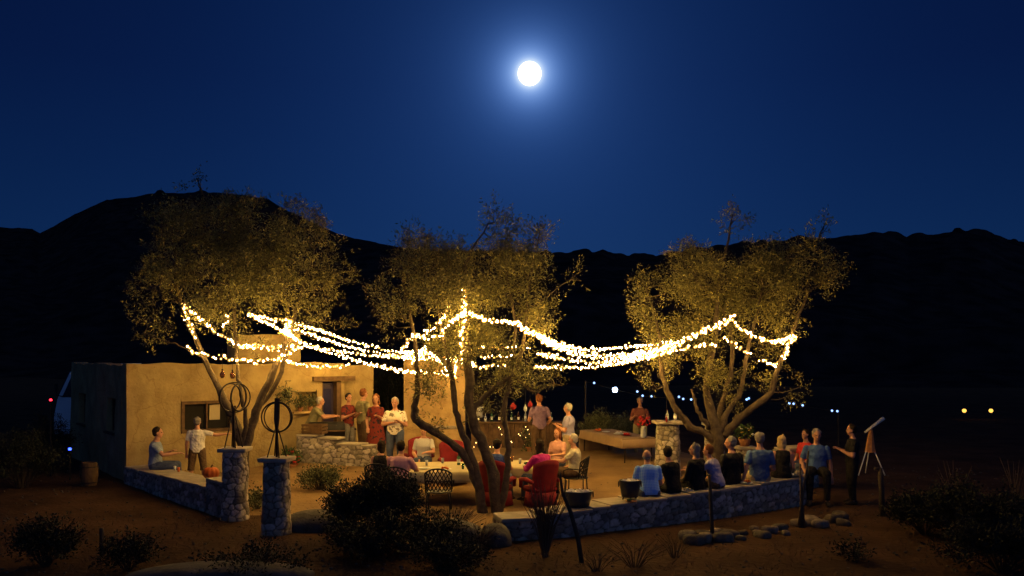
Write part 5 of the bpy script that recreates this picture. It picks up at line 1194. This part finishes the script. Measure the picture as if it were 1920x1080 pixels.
def pumpkin(t):
    bm = bmesh.new(); n = 40; rows = 14; RR_ = []
    for j in range(rows+1):
        th = math.pi*j/rows; ring = []
        for i in range(n):
            a = 2*math.pi*i/n; r_ = .17*(math.sin(th)**.8+.01)*(1-.09*abs(math.cos(a*5))**6)
            ring.append(bm.verts.new((r_*math.cos(a), r_*math.sin(a), .135-.135*math.cos(th)*(1-.12*math.cos(th)**8))))
        RR_.append(ring)
    for a, b in zip(RR_, RR_[1:]):
        for i in range(n): bm.faces.new((a[i], a[(i+1) % n], b[(i+1) % n], b[i]))
    obj('pumpkin_body', bm, M['orange'], t, True); bm = bmesh.new(); tube(bm, [(0, 0, .24), (.01, 0, .28), (.035, 0, .31)], [.022, .016, .018], 8); obj('stalk', bm, M['wood'], t)
small('pumpkin', 'orange ribbed pumpkin at the end of the left wall', 'pumpkin', 396, 18.15, .55, pumpkin)
# hoop sculptures
def hoops(px, Y, z, label, rings, hgt, plank):
    t = thing('hoop_sculpture', label, 'sculpture', P(px, Y, z), 0, 'barrel hoop sculptures on the pillars')
    for (dx, dz, r_, yaw, thick) in rings:
        bm = bmesh.new(); torus(bm, (dx, 0, dz), r_, thick, Matrix.Rotation(yaw, 3, 'Z') @ Matrix.Rotation(R(90), 3, 'X'), 40, 8); obj('hoop', bm, M['iron'], t, True)
    bm = bmesh.new()
    for k in range(4):
        a = k*math.pi/2+.5; tube(bm, [(.17*math.cos(a), .17*math.sin(a), 0), (.03*math.cos(a), .03*math.sin(a), hgt)], .012, 6)
    tube(bm, [(0, 0, 0), (0, 0, hgt+.1)], .022, 8); obj('tripod', bm, M['iron'], t, True)
    bm = bmesh.new(); loft(bm, [((0, 0, hgt-.05), (1, 0, 0), (0, 1, 0), .025, .02), ((0, 0, hgt+.2), (1, 0, 0), (0, 1, 0), .052, .022), ((.01, 0, hgt+plank), (1, 0, 0), (0, 1, 0), .048, .022)], 10); obj('stave', bm, M['wood'], t)
hoops(438, 16.6, 1.39, 'rusted twin hoop sculpture on four legs atop the left pillar', [(-.06, .98, .27, R(62), .016), (.02, .98, .29, R(20), .012), (.10, .98, .26, R(75), .018)], .62, .20)
hoops(519, 15.3, 1.36, 'rusted single ring and stave sculpture atop the right hand pillar', [(0, .72, .27, R(3), .014), (.012, .72, .262, R(-14), .012)], .50, .56)
# telescope on tripod
def scope(t):
    bm = bmesh.new(); tube(bm, [(-.16, 0, 1.12), (.02, 0, 1.26), (.34, 0, 1.50)], [.03, .035, .05], 12); obj('tube', bm, M['white'], t, True)
    bm = bmesh.new(); loft(bm, [((-.02, 0, .60), (1, 0, 0), (0, 1, 0), .15, .12), ((-.02, 0, .75), (1, 0, 0), (0, 1, 0), .12, .10), ((-.01, 0, 1.20), (1, 0, 0), (0, 1, 0), .055, .05)], 8); obj('mount', bm, M['wood_pale'], t)
    for x, y in ((-.38, -.12), (.32, -.12), (.0, .35)):
        bm = bmesh.new(); tube(bm, [(x*.28-.02, y*.2, .66), (x, y, -.0)], .016, 8); obj('leg', bm, M['white'], t, True)
small('telescope', 'wooden mounted telescope on pale tripod legs right of the black clad man', 'telescope', 1633, 22.6, .02, scope)
# parked truck behind the house
tx = P(100, 28.5).x; tk = thing('parked_truck', 'pale blue truck cab parked behind the left end of the house', 'truck', (tx, 28.5, 0))
def extr(bm, poly, y0, y1):
    a = [bm.verts.new((x, y0, z)) for x, z in poly]; b = [bm.verts.new((x, y1, z)) for x, z in poly]; n = len(poly)
    bm.faces.new(a); bm.faces.new(b[::-1])
    for i in range(n): bm.faces.new((a[i], b[i], b[(i+1) % n], a[(i+1) % n]))
    fix_norm(bm)
bm = bmesh.new(); extr(bm, [(0, .5), (0, 1.15), (.12, 1.75), (.55, 2.65), (.85, 2.85), (2.1, 2.9), (2.1, .5)], 0, 2.1); bmesh.ops.bevel(bm, geom=bm.edges[:], offset=.05, segments=2, affect='EDGES'); obj('cab', bm, M['vanpaint'], tk)
bm = bmesh.new(); bxf(bm, 4.3, 1.05, 1.75, 4.2, 2.2, 2.2); obj('cargo_box', bm, M['vanpaint'], tk)
bm = bmesh.new(); extr(bm, [(.30, 1.78), (.62, 2.5), (1.25, 2.52), (1.25, 1.78)], -.012, .05); obj('side_window', bm, mat('truck_glass', (.02, .03, .05), .1), tk)
bm = bmesh.new(); bm2 = [(.10, 1.82), (.50, 2.62), (.47, 2.63), (.07, 1.83)]; extr(bm, bm2, .12, 1.98); obj('windscreen', bm, mat('screen_glass', (.02, .03, .05), .1), tk)
for x in (.9, 5.3):
    for y in (.0, 1.85):
        bm = bmesh.new(); loft(bm, [((x, y+q, .45), (1, 0, 0), (0, 0, 1), r_, r_) for q, r_ in ((0, .40), (.03, .45), (.22, .45), (.25, .40))], 24); wh = obj('wheel', bm, M['tyre'], tk)
        bm = bmesh.new(); loft(bm, [((x, y+q, .45), (1, 0, 0), (0, 0, 1), .22, .22) for q in (-.01, .05)], 18); obj('rim', bm, M['white'], wh)
for y in (.25, 1.85): bm = bmesh.new(); sph(bm, (.0, y, .95), .10, 2, (.4, 1, 1)); obj('headlight', bm, M['glassc'], tk)
bm = bmesh.new(); tube(bm, [(.35, -.02, 1.8), (.22, -.2, 1.85), (.22, -.2, 2.2)], .02, 6); bxf(bm, .22, -.22, 2.1, .04, .14, .28); obj('mirror', bm, M['iron_black'], tk)
# barrel
def barrel(t):
    bm = bmesh.new(); lathe(bm, (0, 0, 0), [(.17, 0), (.21, .25), (.20, .42), (.18, .56), (.15, .56), (.15, .5)], 16); obj('staves', bm, M['wood'], t)
    for z_ in (.08, .46): bm = bmesh.new(); torus(bm, (0, 0, z_), .20 if z_ > .2 else .185, .012, Matrix.Identity(3), 24, 6); obj('hoop', bm, M['iron'], t)
small('barrel', 'old wooden barrel standing by the dark end of the house', 'barrel', 167, 20.9, 0, barrel)

# ------------------------------------------------------------------ ground clutter
rr = np.random.RandomState(77); rk = Rocks()
for k in range(1500):
    Y = rr.uniform(11.5, 24); px = rr.uniform(-50, 1970); p = P(px, Y); s_ = rr.uniform(.012, .05)
    rk.add((s_*1.3, s_, s_*.8), rr.uniform(0, 3), (p.x, p.y, gz(p.x, p.y)+.01), rr, ICO1, box=.8, noise=.2)
o = rk.build('pebbles', M['rock_dark'], None); tag(o, 'pebbles scattered over the dirt', 'pebbles', None, 'stuff')
n = 1500; px = rr.uniform(-50, 1970, n); Y = rr.uniform(11.2, 17, n); keep = ~((px > 560) & (px < 1500) & (Y > 14.2)); px = px[keep]; Y = Y[keep]
c = np.stack([(px-960)/F*Y, Y, np.zeros_like(Y)], 1); d = rr.normal(size=c.shape)*.3+np.array([0, 0, 1]); d /= np.linalg.norm(d, axis=1, keepdims=True)
o = leaves_mesh('dry_grass', c, d, 6, .12, .004, .03, M['twig'], None, rr, (0, 0, 0), .05); tag(o, 'sparse dry grass blades on the foreground dirt', 'grass', None, 'stuff')

# turn the remeshed bodies and clothes into plain meshes
dg = bpy.context.evaluated_depsgraph_get(); new = [bpy.data.meshes.new_from_object(o.evaluated_get(dg), preserve_all_data_layers=False, depsgraph=dg) for o in pending]
for o, me in zip(pending, new):
    m = o.data.materials[0]; o.modifiers.clear(); o.data = me; me.name = o.name.split('.')[0]
    if len(me.materials) == 0: me.materials.append(m)
    for p in me.polygons: p.use_smooth = True
